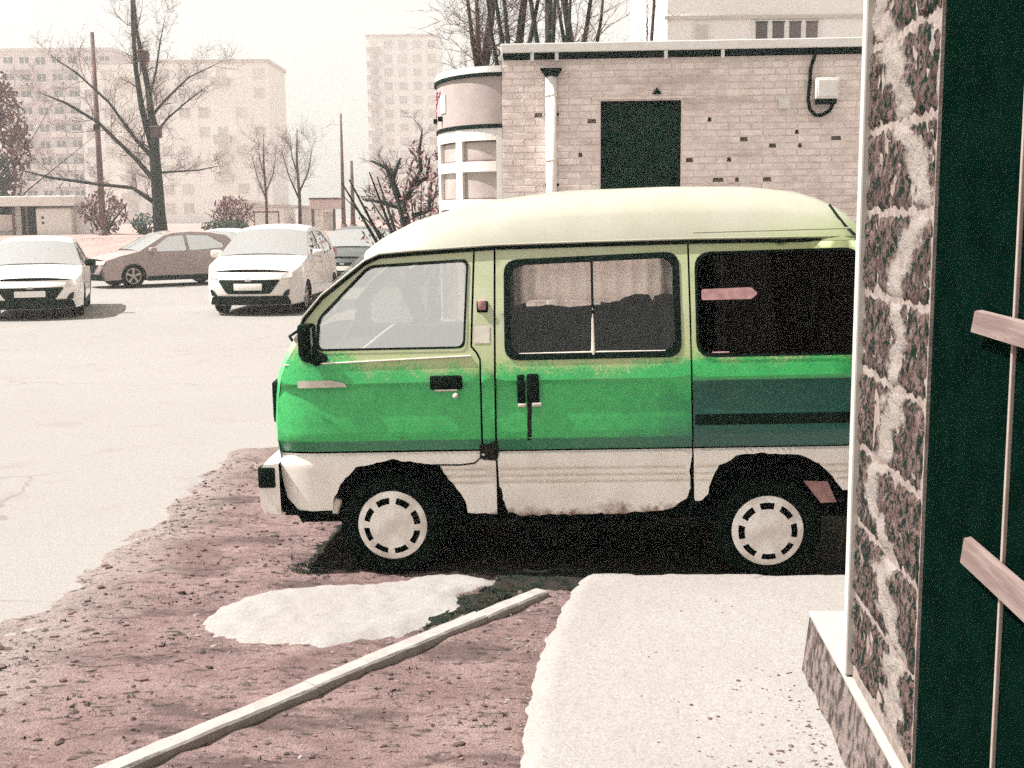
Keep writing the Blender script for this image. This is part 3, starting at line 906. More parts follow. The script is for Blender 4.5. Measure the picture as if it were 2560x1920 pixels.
for y0, y1 in ((0.10, 0.40), (1.00, 1.30)):
    b_ = MB().box(-0.010, 0.05, y0, y1, 0.78, 0.985, 0.012).build('headlight', RUBBER, van, True, 50)
    l_ = MB().box(-0.016, 0.02, y0 + 0.02, y1 - 0.02, 0.80, 0.965, 0.01).build('headlight_lens', LAMPG, b_, True, 50)
    for q_ in (b_, l_):
        for v in q_.data.vertices:
            v.co.x += -0.607 + 0.055 * min(1.0, abs(v.co.y - 0.70) / 0.66) ** 4
for k in range(4):
    MB().box(-0.622, -0.60, 0.44, 0.96, 0.82 + k * 0.035, 0.838 + k * 0.035, 0.004).build('grille_bar', RUBBER, van)
MB().box(-0.684, -0.672, 0.44, 0.96, 0.43, 0.54, 0.004).build('number_plate', PLATE, van)
for y in (0.30, 0.85):
    MB().tube([(-0.515, y, 1.17), (-0.535, y + 0.02, 1.19), (-0.475, y + 0.2, 1.24), (-0.455, y + 0.42, 1.27)], 0.008, 6).build('wiper', RUBBER, van)
MB().add([(-0.478, 0.05, 0.33), (-0.398, 0.05, 0.33), (-0.447, 0.05, 0.275), (-0.478, 0.075, 0.33), (-0.398, 0.075, 0.33), (-0.447, 0.075, 0.275)], [(0, 1, 2), (3, 5, 4), (0, 3, 4, 1), (1, 4, 5, 2), (2, 5, 3, 0)]).build('tow_hook', DARK, van)
MB().box(-0.53, -0.29, 0.03, 0.10, 0.322, 0.345, 0.006).build('front_skirt_lip', DARK, van)
MB().tube([(-0.262, 0.05, 0.40), (-0.275, 0.05, 0.37), (-0.285, 0.05, 0.33)], [0.02, 0.024, 0.02], 8).build('splash_guard', PALEP, van)
# underbody, wheel wells, interior
MB().box(-0.48, 2.28, 0.16, 1.24, 0.25, 0.40, 0.02).build('chassis_floor', DARK, van)
MB().box(0.62, 1.32, 0.45, 1.28, 0.15, 0.27, 0.03).build('fuel_tank', DARK, van)
MB().tube([(1.845, 0.1, 0.21), (1.845, 1.3, 0.21)], 0.05, 10).build('rear_axle', DARK, van)
MB().tube([(0.0, 0.1, 0.24), (0.0, 1.3, 0.24)], 0.04, 10).build('front_axle', DARK, van)
MB().tube([(0.5, 0.9, 0.2), (1.5, 0.95, 0.2), (1.7, 1.05, 0.28), (2.3, 1.05, 0.24)], 0.035, 10).build('exhaust_pipe', DARK, van)
MB().box(-0.50, 2.27, 0.12, 1.28, 0.40, 0.52).build('cabin_floor', DARK, van)
for u0, z0 in ((0.0, 0.265), (1.845, 0.216)):
    for s in (0, 1):
        vs, fs = [], []
        n = 20
        for k in range(n + 1):
            an = math.pi * (0.02 + 0.96 * k / n)
            for y in (0.03, 0.34):
                yy = y if s == 0 else VW - y
                vs.append((u0 + 0.375 * math.cos(an), yy, z0 + 0.04 + 0.355 * math.sin(an)))
        for k in range(n):
            fs.append((2 * k, 2 * k + 1, 2 * k + 3, 2 * k + 2))
        fs.append(tuple(2 * k + 1 for k in range(n + 1)))
        me_obj('wheel_well', vs, fs, DARK, van)
MB().box(-0.46, -0.20, 0.10, 1.30, 0.52, 1.09, 0.04).build('dashboard', SEAT, van)
def wheel_torus(c, r, t, tilt):
    m = MB()
    pts = []
    for k in range(25):
        a = 2 * math.pi * k / 24
        v = Vector((0, r * math.cos(a), r * math.sin(a)))
        v.rotate(Matrix.Rotation(tilt, 3, 'Y'))
        pts.append(Vector(c) + v)
    m.tube(pts, t, 6, False)
    for a in (0.5, 2.6, 4.7):
        v = Vector((0, r * math.cos(a), r * math.sin(a)))
        v.rotate(Matrix.Rotation(tilt, 3, 'Y'))
        m.tube([c, Vector(c) + v], 0.012, 6)
    return m
wheel_torus((-0.13, 0.34, 1.125), 0.17, 0.012, R(52)).build('steering_wheel', PALEP, van, True)
for y0 in (0.14, 0.80):
    s_ = MB().box(0.02, 0.46, y0, y0 + 0.46, 0.60, 0.80, 0.05).build('front_seat', SEAT, van, True, 50)
    MB().box(0.36, 0.50, y0 + 0.02, y0 + 0.44, 0.72, 1.18, 0.05).build('seat_back', SEAT, s_, True, 50)
s_ = MB().box(1.02, 1.42, 0.14, 1.26, 0.55, 0.84, 0.05).build('bench_seat', SEAT, van, True, 50)
MB().box(1.36, 1.50, 0.12, 1.28, 0.74, 1.30, 0.05).build('seat_back', SEAT, s_, True, 50)
# added dark load that fills the sliding door window's lower half with darkness
vs, fs = [], []
nx, ny = 26, 14
for j in range(ny):
    for i in range(nx):
        u = 0.60 + 0.78 * i / (nx - 1)
        y = 0.30 + 0.80 * j / (ny - 1)
        e = min(i, nx - 1 - i, j, ny - 1 - j)
        z = 0.53 if e == 0 else 1.27 + 0.045 * nz(u, y, 3, 3.5) + 0.03 * sstep(0.9, 1.3, u) - (0.05 if e == 1 else 0)
        vs.append((u, y, z))
for j in range(ny - 1):
    for i in range(nx - 1):
        fs.append((j * nx + i, j * nx + i + 1, (j + 1) * nx + i + 1, (j + 1) * nx + i))
me_obj('added_load_cover', vs, fs, ADDED_LOAD, van, True)
cm, cnt_, cbs = new_mat('added_rose_curtain')  # curtain added to brighten the window's upper half
cbs.inputs['Base Color'].default_value = (0.85, 0.74, 0.69, 1)
tl = cnt_.nodes.new('ShaderNodeBsdfTranslucent')
tl.inputs[0].default_value = (0.95, 0.83, 0.78, 1)
mxs = cnt_.nodes.new('ShaderNodeMixShader')
mxs.inputs[0].default_value = 0.85
cnt_.links.new(cbs.outputs[0], mxs.inputs[1]); cnt_.links.new(tl.outputs[0], mxs.inputs[2])
cnt_.links.new(mxs.outputs[0], cnt_.nodes['Material Output'].inputs[0])
vs, fs = [], []
nx, ny = 60, 12
for j in range(ny):
    for i in range(nx):
        u = 0.56 + 0.92 * i / (nx - 1)
        t = j / (ny - 1)
        zb = 1.265 + 0.035 * nz(u, 0, 2, 2.5) + 0.02 * math.sin(u * 9)
        z = 1.585 + (zb - 1.585) * t
        vs.append((u, 1.285 - 0.012 * math.sin(u * 70 + 0.6 * nz(u, t, 1, 5)) + 0.015 * math.sin(t * 9 + nz(u, t, 5, 3)), z))
for j in range(ny - 1):
    for i in range(nx - 1):
        fs.append((j * nx + i, j * nx + i + 1, (j + 1) * nx + i + 1, (j + 1) * nx + i))
me_obj('added_curtain', vs, fs, cm, van, True)
# exhaust and mudflap
MB().add([(2.021, 0.06, 0.455), (2.134, 0.06, 0.453), (2.178, 0.06, 0.350), (2.103, 0.06, 0.345), (2.021, 0.066, 0.455), (2.134, 0.066, 0.453), (2.178, 0.066, 0.350), (2.103, 0.066, 0.345)],
         [(0, 1, 2, 3), (7, 6, 5, 4), (0, 4, 5, 1), (1, 5, 6, 2), (2, 6, 7, 3), (3, 7, 4, 0)]).build('wheel_arch_liner_flap', STICK, van)

def make_wheel(u, z, y, mirror, parent, r=0.265):
    w = bpy.data.objects.new('wheel', None)
    COL.objects.link(w)
    w.parent = parent
    w.location = (u, y, z)
    w.scale = (1, -1 if mirror else 1, 1)
    return w
tm = MB().lathe_y([(0.150, 0.03), (0.172, 0.0), (0.185, -0.008), (0.215, -0.014), (0.245, -0.008), (r0 := 0.258, 0.006), (0.265, 0.03), (0.266, 0.07), (0.265, 0.115), (0.258, 0.138), (0.24, 0.15), (0.17, 0.145)], n=56)
tyre_me = None
def hubcap_mesh():
    vs, fs = [], []
    rr = [0.0, 0.03, 0.06, 0.09, 0.112, 0.118, 0.142, 0.148, 0.164, 0.172, 0.174]
    yy = [-0.030, -0.0298, -0.029, -0.0275, -0.025, -0.024, -0.015, -0.013, -0.010, -0.006, 0.004]
    n = 96
    for r_, y_ in zip(rr, yy):
        for k in range(n):
            a = 2 * math.pi * k / n
            vs.append((r_ * math.cos(a), y_, r_ * math.sin(a)))
    for i in range(len(rr) - 1):
        for k in range(n):
            if rr[i] in (0.112, 0.118) and (k % 12) in (1, 2, 3, 4, 5, 6, 7, 8):
                continue
            k2 = (k + 1) % n
            fs.append((i * n + k, i * n + k2, (i + 1) * n + k2, (i + 1) * n + k))
    return vs, fs
hub_vs, hub_fs = hubcap_mesh()
tyre_o = hub_o = back_o = None
for (u, z) in ((0.006, 0.265), (1.845, 0.216)):
    for far in (False, True):
        w = make_wheel(u, z, 0.045 if not far else VW - 0.045, far, van)
        if tyre_o is None:
            tyre_o = tm.build('tyre', TYRE, w, True, 50)
            hub_o = me_obj('hubcap', hub_vs, hub_fs, HUBC, w, True, 50)
            back_o = MB().lathe_y([(0.0, 0.02), (0.175, 0.02)], n=32).build('rim', RUBBER, w)
        else:
            for src in (tyre_o, hub_o, back_o):
                c = src.copy()
                COL.objects.link(c)
                c.parent = w
        if u > 1:
            w.rotation_euler = (0, 0.3, 0)

# ------------------------------------------------------------------ parked cars
def make_car(name, label, paint, loc, rz, sp, group):
    car = tag(empty(name, loc, rz), label, 'car', group)
    L, hw, H = sp['L'], sp['w'] / 2, sp['H']
    k = H / 1.46
    kx = L / 4.0
    prof = [(0.05, 0.20), (0.0, 0.33), (-0.01, 0.48), (0.02, 0.62), (0.10, 0.72), (0.45, 0.84), (0.98, 0.95), (1.78, 1.37), (2.05, 1.425), (2.5, 1.45), (3.1, 1.42), (3.55, 1.34), (3.80, 1.10), (3.94, 0.93), (4.0, 0.75), (4.0, 0.45), (3.94, 0.22)]
    prof = [(x * kx, z * (k if z > 0.3 else 1)) for x, z in prof]
    belt = 0.90 * k
    def surf(x, z, off=0.0):
        y = hw - 0.035 * ((z - 0.55) / 0.4) ** 2 if z < belt else hw - 0.027
        if z > belt:
            y -= 0.235 * ((z - belt) / (H - belt)) ** 1.15
        y -= 0.20 * max(0, (0.55 - x) / 0.55) ** 2.2 + 0.16 * max(0, (x - L + 0.5) / 0.5) ** 2.2
        return -(y + off)
    fa, ra, ar = 0.80 * kx, 3.32 * kx, 0.335
    def arc(cx):
        return [(cx + ar * math.cos(t), 0.30 + ar * math.sin(t)) for t in [math.pi * (1.07 - 1.14 * i / 14) for i in range(15)]]
    bottom = [(x, max(z, 0.19)) for x, z in arc(fa) + arc(ra)]
    outer = bottom + prof[::-1]
    if area2(outer) < 0:
        outer = outer[::-1]
    W1 = [(1.22 * kx, 0.93 * k), (1.86 * kx, 1.335 * k), (2.30 * kx, 1.375 * k), (2.32 * kx, 0.94 * k)]
    W2 = [(2.40 * kx, 0.94 * k), (2.38 * kx, 1.375 * k), (3.02 * kx, 1.35 * k), (3.42 * kx, 1.10 * k), (3.40 * kx, 1.0 * k)]
    def both_c(mk):
        o = mk()
        c = o.copy(); COL.objects.link(c); c.parent = car; c.scale = (1, -1, 1)
        return o
    both_c(lambda: panel('body_side', outer, [rpoly(W1, 0.05), rpoly(W2, 0.05)], surf, paint, car, 0.12, [belt], dens=0.08))
    for Wd in (W1, W2):
        both_c(lambda: panel('side_window', rpoly(Wd, 0.05, 0.006), [], lambda x, z: surf(x, z, -0.012), CARGLASS, car, 0.3))
    both_c(lambda: panel('sill_strip', [(fa + ar + 0.03, 0.17), (ra - ar - 0.03, 0.17), (ra - ar - 0.03, 0.30), (fa + ar + 0.03, 0.30)], [], lambda x, z: surf(x, z, 0.006), BLACKP, car, 0.3))
    def strip(nm, i0, i1, mat, crown, fwd, n=13, ins=0.0, lift=0.0):
        vs, fs = [], []
        pts = []
        for i in range(i0, i1):
            a, b = prof[i], prof[i + 1]
            for t in range(3):
                pts.append((a[0] + (b[0] - a[0]) * t / 3, a[1] + (b[1] - a[1]) * t / 3))
        pts.append(prof[i1])
        for x, z in pts:
            w_ = -surf(x, z)
            for j in range(n):
                l = -1 + 2 * j / (n - 1)
                c = 1 - abs(l) ** 2.6
                vs.append((x + fwd(x) * c, l * w_ * (1 - ins), z + crown(x) * c + lift))
        for i in range(len(pts) - 1):
            for j in range(n - 1):
                fs.append((i * n + j, (i + 1) * n + j, (i + 1) * n + j + 1, i * n + j + 1))
        o = me_obj(nm, vs, fs, mat, car, True, 70)
        fix_normals(o)
        return o
    fw = lambda x: -0.16 * max(0.0, 1 - x / 0.7) + 0.10 * max(0.0, 1 - (L - x) / 0.5)
    cr = lambda x: 0.05
    z0 = lambda x: 0.0
    strip('front_bumper', 0, 4, paint, z0, fw)
    strip('bonnet', 4, 6, paint, lambda x: 0.055, fw)
    strip('windscreen', 6, 7, CARGLASS, lambda x: 0.06, lambda x: -0.10)
    strip('roof', 7, 11, paint, lambda x: 0.055, z0)
    strip('rear_window', 11, 12, CARGLASS, lambda x: 0.03, lambda x: 0.06)
    strip('tailgate', 12, 16, paint, z0, fw)
    MB().box(0.25, L - 0.25, -hw + 0.16, hw - 0.16, 0.18, 0.62).build('underbody', DARK, car)
    fx = -0.17
    # grille, plate, lamps, lower intake on the rounded nose
    def nose_patch(nm, poly, mat, off):
        def ys(y, z):
            w_ = -surf(lerp_tab([(0.2, 0.04), (0.33, 0), (0.48 * k, -0.01), (0.62 * k, 0.02), (0.72 * k, 0.10)], z), z)
            x = lerp_tab([(0.2, 0.05), (0.33 * k, 0.0), (0.48 * k, -0.01), (0.62 * k, 0.02), (0.72 * k, 0.10), (0.84 * k, 0.45)], z) * kx
            return x + fw(x) * (1 - min(1, abs(y) / w_) ** 2.6) - off
        o = panel(nm, poly, [], lambda y, z: ys(y, z), mat, car, 0.06, dens=0.05)
        for v in o.data.vertices:
            v.co = (v.co.y, v.co.x, v.co.z)
        return o
    g0, g1 = sp.get('grille', (0.40, 0.62))
    nose_patch('grille', rpoly([(-0.58, g1 * k), (0.58, g1 * k), (0.40, g0 * k), (-0.40, g0 * k)], 0.05), BLACKP, 0.012)
    nose_patch('number_plate', rpoly([(-0.26, 0.43 * k), (0.26, 0.43 * k), (0.26, 0.54 * k), (-0.26, 0.54 * k)], 0.015), PLATE, 0.03)
    nose_patch('emblem', rpoly([(-0.06, 0.575 * k), (0.06, 0.575 * k), (0.05, 0.612 * k), (-0.05, 0.612 * k)], 0.02), ALLOY, 0.03)
    nose_patch('lower_intake', rpoly([(-0.76, 0.205), (0.76, 0.205), (0.70, 0.37), (-0.70, 0.37)], 0.05), BLACKP, 0.016)
    for s in (-1, 1):
        nose_patch('headlight', rpoly([(s * 0.60, 0.61 * k), (s * 0.78, 0.64 * k), (s * 0.76, 0.735 * k), (s * 0.60, 0.69 * k)], 0.03), LAMPG, 0.012)
        nose_patch('fog_lamp', rpoly([(s * 0.60, 0.37), (s * 0.72, 0.37), (s * 0.74, 0.50), (s * 0.66, 0.46)], 0.03), BLACKP, 0.014)
        y = s * (hw + 0.10)
        MB().box(1.22 * kx, 1.40 * kx, min(y - 0.10, y + 0.10), max(y - 0.10, y + 0.10), 0.93 * k, 1.06 * k, 0.04).build('door_mirror', sp.get('mirror', paint), car, True, 60)
        yy = s * (hw - 0.115)
        MB().box(L - 0.22, L - 0.02, min(yy - 0.06, yy + 0.06), max(yy - 0.06, yy + 0.06), 0.86 * k, 1.02 * k, 0.02).build('tail_light', REDL, car, True, 50)
        MB().box(2.10 * kx, 2.26 * kx, s * (hw + 0.008) - 0.012, s * (hw + 0.008) + 0.012, 0.80 * k, 0.825 * k, 0.006).build('door_handle', paint, car)
        for cx in (fa, ra):
            vs, fs = [], []
            for i in range(17):
                t = math.pi * (1.1 - 1.2 * i / 16)
                for y_ in (hw - 0.05, hw - 0.32):
                    vs.append((cx + ar * math.cos(t), s * y_, 0.30 + ar * math.sin(t)))
            for i in range(16):
                fs.append((2 * i, 2 * i + 1, 2 * i + 3, 2 * i + 2))
            fs.append(tuple(2 * i + 1 for i in range(17)))
            me_obj('wheel_well', vs, fs, DARK, car)
            wh = bpy.data.objects.new('wheel', None)
            COL.objects.link(wh)
            wh.parent = car
            wh.location = (cx, s * (hw - 0.05), 0.31)
            wh.scale = (1, -s, 1)
            MB().lathe_y([(0.20, 0.03), (0.21, -0.005), (0.25, -0.015), (0.295, 0.0), (0.312, 0.03), (0.312, 0.17), (0.29, 0.2)], n=28).build('tyre', TYRE, wh, True, 50)
            mm = MB()
            mm.lathe_y([(0.205, -0.003), (0.185, -0.002), (0.185, 0.03)], n=28)
            mm.lathe_y([(0.0, -0.008), (0.05, -0.008), (0.06, 0.02)], n=14)
            for q in range(5):
                a = 2 * math.pi * q / 5 + 0.3
                c_, s__ = math.cos(a), math.sin(a)
                mm.add([(0.03 * c_ - 0.022 * s__, -0.006, 0.03 * s__ + 0.022 * c_), (0.03 * c_ + 0.022 * s__, -0.006, 0.03 * s__ - 0.022 * c_), (0.19 * c_ + 0.034 * s__, -0.004, 0.19 * s__ - 0.034 * c_), (0.19 * c_ - 0.034 * s__, -0.004, 0.19 * s__ + 0.034 * c_)], [(0, 1, 2, 3)])
            mm.build('rim', ALLOY, wh)
            MB().lathe_y([(0.0, 0.05), (0.2, 0.05)], n=20).build('brake_disc', DARK, wh)
    return car
PARK = 'cars parked across the lot'
# a car's front is at local -x; rotate so that it looks towards the camera
make_car('parked_car', 'white hatchback facing the camera, cut off by the left edge', CARW, (-8.62, 21.2, 0), R(90 + 17), dict(L=4.0, w=1.76, H=1.43, grille=(0.36, 0.60), mirror=BLACKP), PARK)
make_car('parked_car', 'tall pale crossover facing the camera, just left of the green van', CARS, (-4.80, 21.75, 0), R(90 - 2), dict(L=4.3, w=1.80, H=1.62, grille=(0.37, 0.60)), PARK)
make_car('parked_car', 'dusky grey hatchback seen from its side, between the two pale cars', CARG, (-11.0, 31.2, 0), R(37), dict(L=3.9, w=1.72, H=1.45), PARK)
make_car('parked_car', 'dark car mostly hidden, its tail showing behind the pale crossover', CARD, (-4.3, 30.4, 0), R(90 - 4), dict(L=4.2, w=1.75, H=1.50), PARK)
make_car('parked_car', 'white car half hidden behind the dusky hatchback, in the back row', CARW, (-9.75, 37.0, 0), R(82), dict(L=4.0, w=1.74, H=1.42), PARK)
make_car('parked_car', 'pale car in the back row, its roof showing over the crossover', CARS, (-7.5, 36.6, 0), R(84), dict(L=4.0, w=1.74, H=1.40), PARK)

# ------------------------------------------------------------------ bare trees
def tree(name, label, loc, limbs, twig_levels, mat_t, mat_b, group=None, seed=1, n0=9, cat='tree', spread=0.55):
    """limbs: list of (points, radii) drawn in metres above the base; the first is the trunk"""
    rnd = random.Random(seed)
    root = tag(empty(name, loc), label, cat, group)
    tm_ = MB()
    tm_.tube(limbs[0][0], limbs[0][1], n0)
    t = tm_.build('trunk', mat_t, root, True)
    br = MB()
    tw = MB()
    def grow(p, d, ln, r, lev):
        n = 4
        pts, rad = [Vector(p)], [r]
        d = d.normalized()
        for i in range(n):
            d = (d + Vector((rnd.gauss(0, 0.16), rnd.gauss(0, 0.16), rnd.gauss(0.05, 0.12)))).normalized()
            pts.append(pts[-1] + d * ln / n)
            rad.append(r * (1 - 0.7 * (i + 1) / n))
        tw.tube(pts, rad, 4 if lev < 2 else 3, False)
        if lev < twig_levels:
            for i in range(1, n + 1):
                for q in range(2 if lev == 0 else rnd.choice((1, 2))):
                    v = Vector((rnd.gauss(0, 1), rnd.gauss(0, 1), rnd.gauss(0.25, 0.7))).normalized()
                    grow(pts[i], d * (1 - spread) + v * spread, ln * rnd.uniform(0.45, 0.7), max(rad[i] * 0.65, 0.004), lev + 1)
    for pts, rad in limbs[1:]:
        br.tube(pts, rad, 7)
        P = [Vector(p) for p in pts]
        for i in range(1, len(P)):
            d = P[i] - P[i - 1]
            for q in range(4):
                v = Vector((rnd.gauss(0, 1), rnd.gauss(0, 1), rnd.gauss(0.3, 0.7))).normalized()
                a = rnd.random()
                grow(P[i - 1].lerp(P[i], a), d.normalized() * 0.5 + v * 0.6, d.length * rnd.uniform(0.45, 0.9) + 0.1, max(0.3 * rad[i], 0.006), 0)
    if br.v:
        br.build('limbs', mat_t, root, True)
    c = tw.build('twigs', mat_b, root)
    c['kind'] = 'stuff'
    return root

tree('bare_tree', 'tall bare tree with a dark forking trunk beside the lamp pole', (-13.26, 45, 1.0), [
    ([(0.05, 0, -0.2), (0.0, 0, 1.0), (-0.02, 0, 2.2), (-0.06, 0, 3.2), (-0.02, 0, 4.0), (-0.12, 0, 4.8), (-0.2, 0.1, 5.6)], [0.30, 0.24, 0.22, 0.20, 0.17, 0.13, 0.11]),
    ([(-0.1, 0, 3.3), (-0.45, 0, 4.9), (-0.62, 0.1, 6.3), (-0.68, 0.2, 8.0), (-0.62, 0.1, 9.6)], [0.13, 0.11, 0.09, 0.07, 0.03]),
    ([(-0.2, 0.1, 5.6), (-0.38, 0.1, 6.8), (-0.5, 0, 7.8), (-0.55, 0.1, 9.4)], [0.11, 0.09, 0.06, 0.02]),
    ([(-0.02, 0, 2.1), (-0.8, 0.2, 3.0), (-2.2, 0.3, 4.4), (-3.3, 0.2, 5.1), (-4.3, 0.3, 5.5)], [0.11, 0.08, 0.06, 0.05, 0.015]),
    ([(-0.05, 0, 3.0), (-0.7, 0, 3.7), (-1.7, 0.2, 5.1), (-2.9, 0.4, 6.2), (-3.9, 0.3, 6.9)], [0.10, 0.07, 0.05, 0.035, 0.012]),
    ([(0.0, 0, 1.3), (-0.9, -0.1, 1.95), (-2.2, -0.2, 2.1), (-3.9, -0.3, 2.35), (-5.2, -0.3, 2.7)], [0.10, 0.07, 0.06, 0.05, 0.02]),
    ([(0.0, 0, 2.5), (0.6, 0.2, 2.55), (1.5, 0.3, 2.6), (2.2, 0.4, 2.75)], [0.05, 0.04, 0.03, 0.012]),
    ([(-0.03, 0, 3.9), (0.5, 0, 4.5), (1.2, 0.1, 5.1), (2.0, 0.2, 5.7)], [0.05, 0.04, 0.028, 0.01]),
    ([(-0.1, 0, 4.6), (0.55, 0.1, 5.3), (1.3, 0.2, 6.0), (2.4, 0.2, 6.5)], [0.06, 0.045, 0.03, 0.01]),
    ([(-0.15, 0, 5.2), (0.15, 0, 6.2), (0.35, 0, 7.2), (0.6, 0, 8.2)], [0.05, 0.04, 0.025, 0.008]),
], 2, BARK, TWIG, 'bare trees', 3)
# boxes nailed to the trunk
for i, (x, z, lb) in enumerate(((-13.46, 7.7, 'upper rosy nesting box nailed high on the tall bare tree'), (-13.12, 4.95, 'lower rosy nesting box nailed near the fork of the tall bare tree'))):
    o = MB().box(x - 0.19, x + 0.19, 44.62, 44.84, z - 0.18, z + 0.20, 0.02).add(
        [(x - 0.22, 44.58, z + 0.203), (x + 0.22, 44.58, z + 0.203), (x + 0.22, 44.88, z + 0.26), (x - 0.22, 44.88, z + 0.26), (x - 0.22, 44.58, z + 0.22), (x + 0.22, 44.58, z + 0.22), (x + 0.22, 44.88, z + 0.28), (x - 0.22, 44.88, z + 0.28)],
        [(0, 3, 2, 1), (4, 5, 6, 7), (0, 1, 5, 4), (1, 2, 6, 5), (2, 3, 7, 6), (3, 0, 4, 7)]).build('nesting_box', POLE)
    tag(o, lb, 'nesting box', 'boxes on the tree')
tree('bare_tree', 'low forked bare tree just left of the rounded shop window', (-2.16, 25, 0), [
    ([(0, 0, -0.1), (0.02, 0, 1.0), (-0.05, 0, 1.75), (-0.15, 0, 2.1)], [0.15, 0.12, 0.11, 0.09]),
    ([(-0.13, 0, 2.05), (-0.3, 0, 2.5), (-0.42, 0.1, 2.8), (-0.75, 0.1, 2.95)], [0.08, 0.065, 0.05, 0.02]),
    ([(-0.3, 0, 2.5), (-0.22, 0, 2.75), (-0.12, 0, 3.0)], [0.05, 0.045, 0.02]),
    ([(-0.1, 0, 2.0), (0.12, 0, 2.4), (0.3, 0, 2.75), (0.28, 0, 3.2), (0.35, 0, 3.6)], [0.07, 0.055, 0.045, 0.035, 0.012]),
    ([(0.12, 0, 2.4), (0.42, 0, 2.6), (0.48, 0.1, 3.0)], [0.05, 0.04, 0.02]),
    ([(0.1, 0, 1.8), (0.45, 0.1, 1.9), (0.5, 0.1, 2.5)], [0.06, 0.05, 0.03]),
    ([(-0.1, 0, 1.95), (-0.6, 0.1, 2.1), (-0.95, 0.1, 2.15)], [0.045, 0.035, 0.015])], 1, BARK, BARK2, 'bare trees', 11)
for i, (x, y, s, lb) in enumerate((
        (-0.55, 23.5, 1, 'twiggy pinkish bare tree above the rounded left end of the brick shop'),
        (0.10, 22.5, 2, 'bare tree with a V of two dark stems behind the shop roof'),
        (0.72, 22.0, 3, 'thickest dark stemmed bare tree standing behind the shop roof'),
        (1.30, 23.0, 4, 'curved bare tree rightmost in the clump behind the shop roof'),
        (2.75, 24.0, 5, 'thin bare tree alone behind the roof, before the pale tower'))):
    rnd = random.Random(s)
    h = rnd.uniform(7.0, 8.0)
    l = rnd.uniform(-0.3, 0.3)
    f = 1.0 if s != 5 else 0.5
    limbs = [([(0, 0, 0), (0.02 * l, 0, 2.5), (0.1 * l, 0, 4.4), (l, 0.2, h * 0.8), (l * 1.4, 0.3, h)], [0.14 * f, 0.12 * f, 0.085 * f, 0.06 * f, 0.03 * f])]
    for q in range(4 if s != 5 else 2):
        z = rnd.uniform(3.6, 4.9)
        dx = rnd.uniform(-0.6, 0.6) * (1 if s != 5 else 0.3)
        limbs.append(([(0.1 * l, 0, z - 0.5), (dx * 0.5, rnd.uniform(-0.3, 0.3), z + 0.5), (dx * 0.9, rnd.uniform(-0.4, 0.4), z + 1.6), (dx * 1.1, 0.2, z + 2.8)], [0.06 * f, 0.045 * f, 0.03 * f, 0.01]))
    tree('bare_tree', lb, (x, y, 0), limbs, 1 if s != 1 else 2, BARK2 if s in (1, 5) else BARK, TWIG, 'bare trees', s + 20, 7)

for x, y, sd_, h, lb in ((-13.0, 63.5, 41, 5.2, 'small far bare tree between the long pale block and the thin pole'), (-9.2, 52.0, 43, 4.6, 'slight bare sapling right of the crossover, before the rose porch')):
    tree('bare_tree', lb, (x, y, 1.0), [
        ([(0, 0, -0.1), (0.03, 0, h * 0.35), (-0.04, 0, h * 0.7), (0.02, 0, h)], [0.09, 0.07, 0.05, 0.015]),
        ([(0, 0, h * 0.35), (-0.4, 0.1, h * 0.55), (-0.7, 0.1, h * 0.8)], [0.045, 0.03, 0.01]),
        ([(0, 0, h * 0.4), (0.45, 0, h * 0.6), (0.65, 0.1, h * 0.85)], [0.045, 0.03, 0.01]),
        ([(0, 0, h * 0.55), (-0.25, 0, h * 0.75), (-0.3, 0, h * 0.95)], [0.035, 0.025, 0.01])], 2, BARK2, TWIG, 'bare trees', sd_, 6)

def bush(name, label, loc, size, n, mat_leaf, mat_stem, group, seed, cat='shrub', leaf=0.14):
    rnd = random.Random(seed)
    root = tag(empty(name, loc), label, cat, group)
    st_, lf = MB(), MB()
    for q in range(9):
        d = Vector((rnd.gauss(0, 0.5), rnd.gauss(0, 0.4), 1)).normalized()
        st_.tube([(0, 0, -0.1), d * size[2] * 0.4, d * size[2] * 0.85 + Vector((d.x, d.y, 0)) * size[0] * 0.4], [0.05, 0.035, 0.01], 5)
    for q in range(n):
        while True:
            p = Vector((rnd.uniform(-1, 1), rnd.uniform(-1, 1), rnd.uniform(-1, 1)))
            if p.length < 1 and p.length > 0.35 * rnd.random():
                break
        if nz(p.x * 2, p.y * 2, p.z * 2 + seed, 1.2) < -0.12:
            continue
        c = Vector((p.x * size[0], p.y * size[1], size[2] * (0.52 + 0.48 * p.z)))
        a = Vector((rnd.gauss(0, 1), rnd.gauss(0, 1), rnd.gauss(0, 1))).normalized() * leaf * rnd.uniform(0.6, 1.4)
        b = a.orthogonal().normalized() * leaf * 0.35
        lf.add([c - a, c + b, c + a, c - b], [(0, 1, 2, 3)])
    st_.build('stems', mat_stem, root)
    o = lf.build('crown', mat_leaf, root)
    o['kind'] = 'stuff'
    return root
bush('leafy_tree', 'big rosy twiggy tree mass at the left edge before the flats', (-26.6, 60, 1.0), (2.6, 2.2, 8.8), 5200, SHRUBM, BARK, 'shrubbery', 2, 'tree', 0.20)
bush('dark_evergreen', 'low dark evergreen at the far left edge behind the kiosk', (-26.3, 58.5, 1.0), (1.9, 1.5, 5.0), 2600, HEDGEM, BARK, 'shrubbery', 4, 'tree', 0.18)
bush('shrub', 'dark ragged shrub right of the kiosk at the lamp pole', (-18.6, 54.5, 1.0), (1.1, 0.8, 2.1), 900, SHRUBM, BARK, 'shrubbery', 5, leaf=0.13)
bush('shrub', 'small dark shrub between the lamp pole and the tall bare tree', (-16.4, 53.5, 1.0), (0.7, 0.6, 1.1), 380, HEDGEM, BARK, 'shrubbery', 6, leaf=0.12)
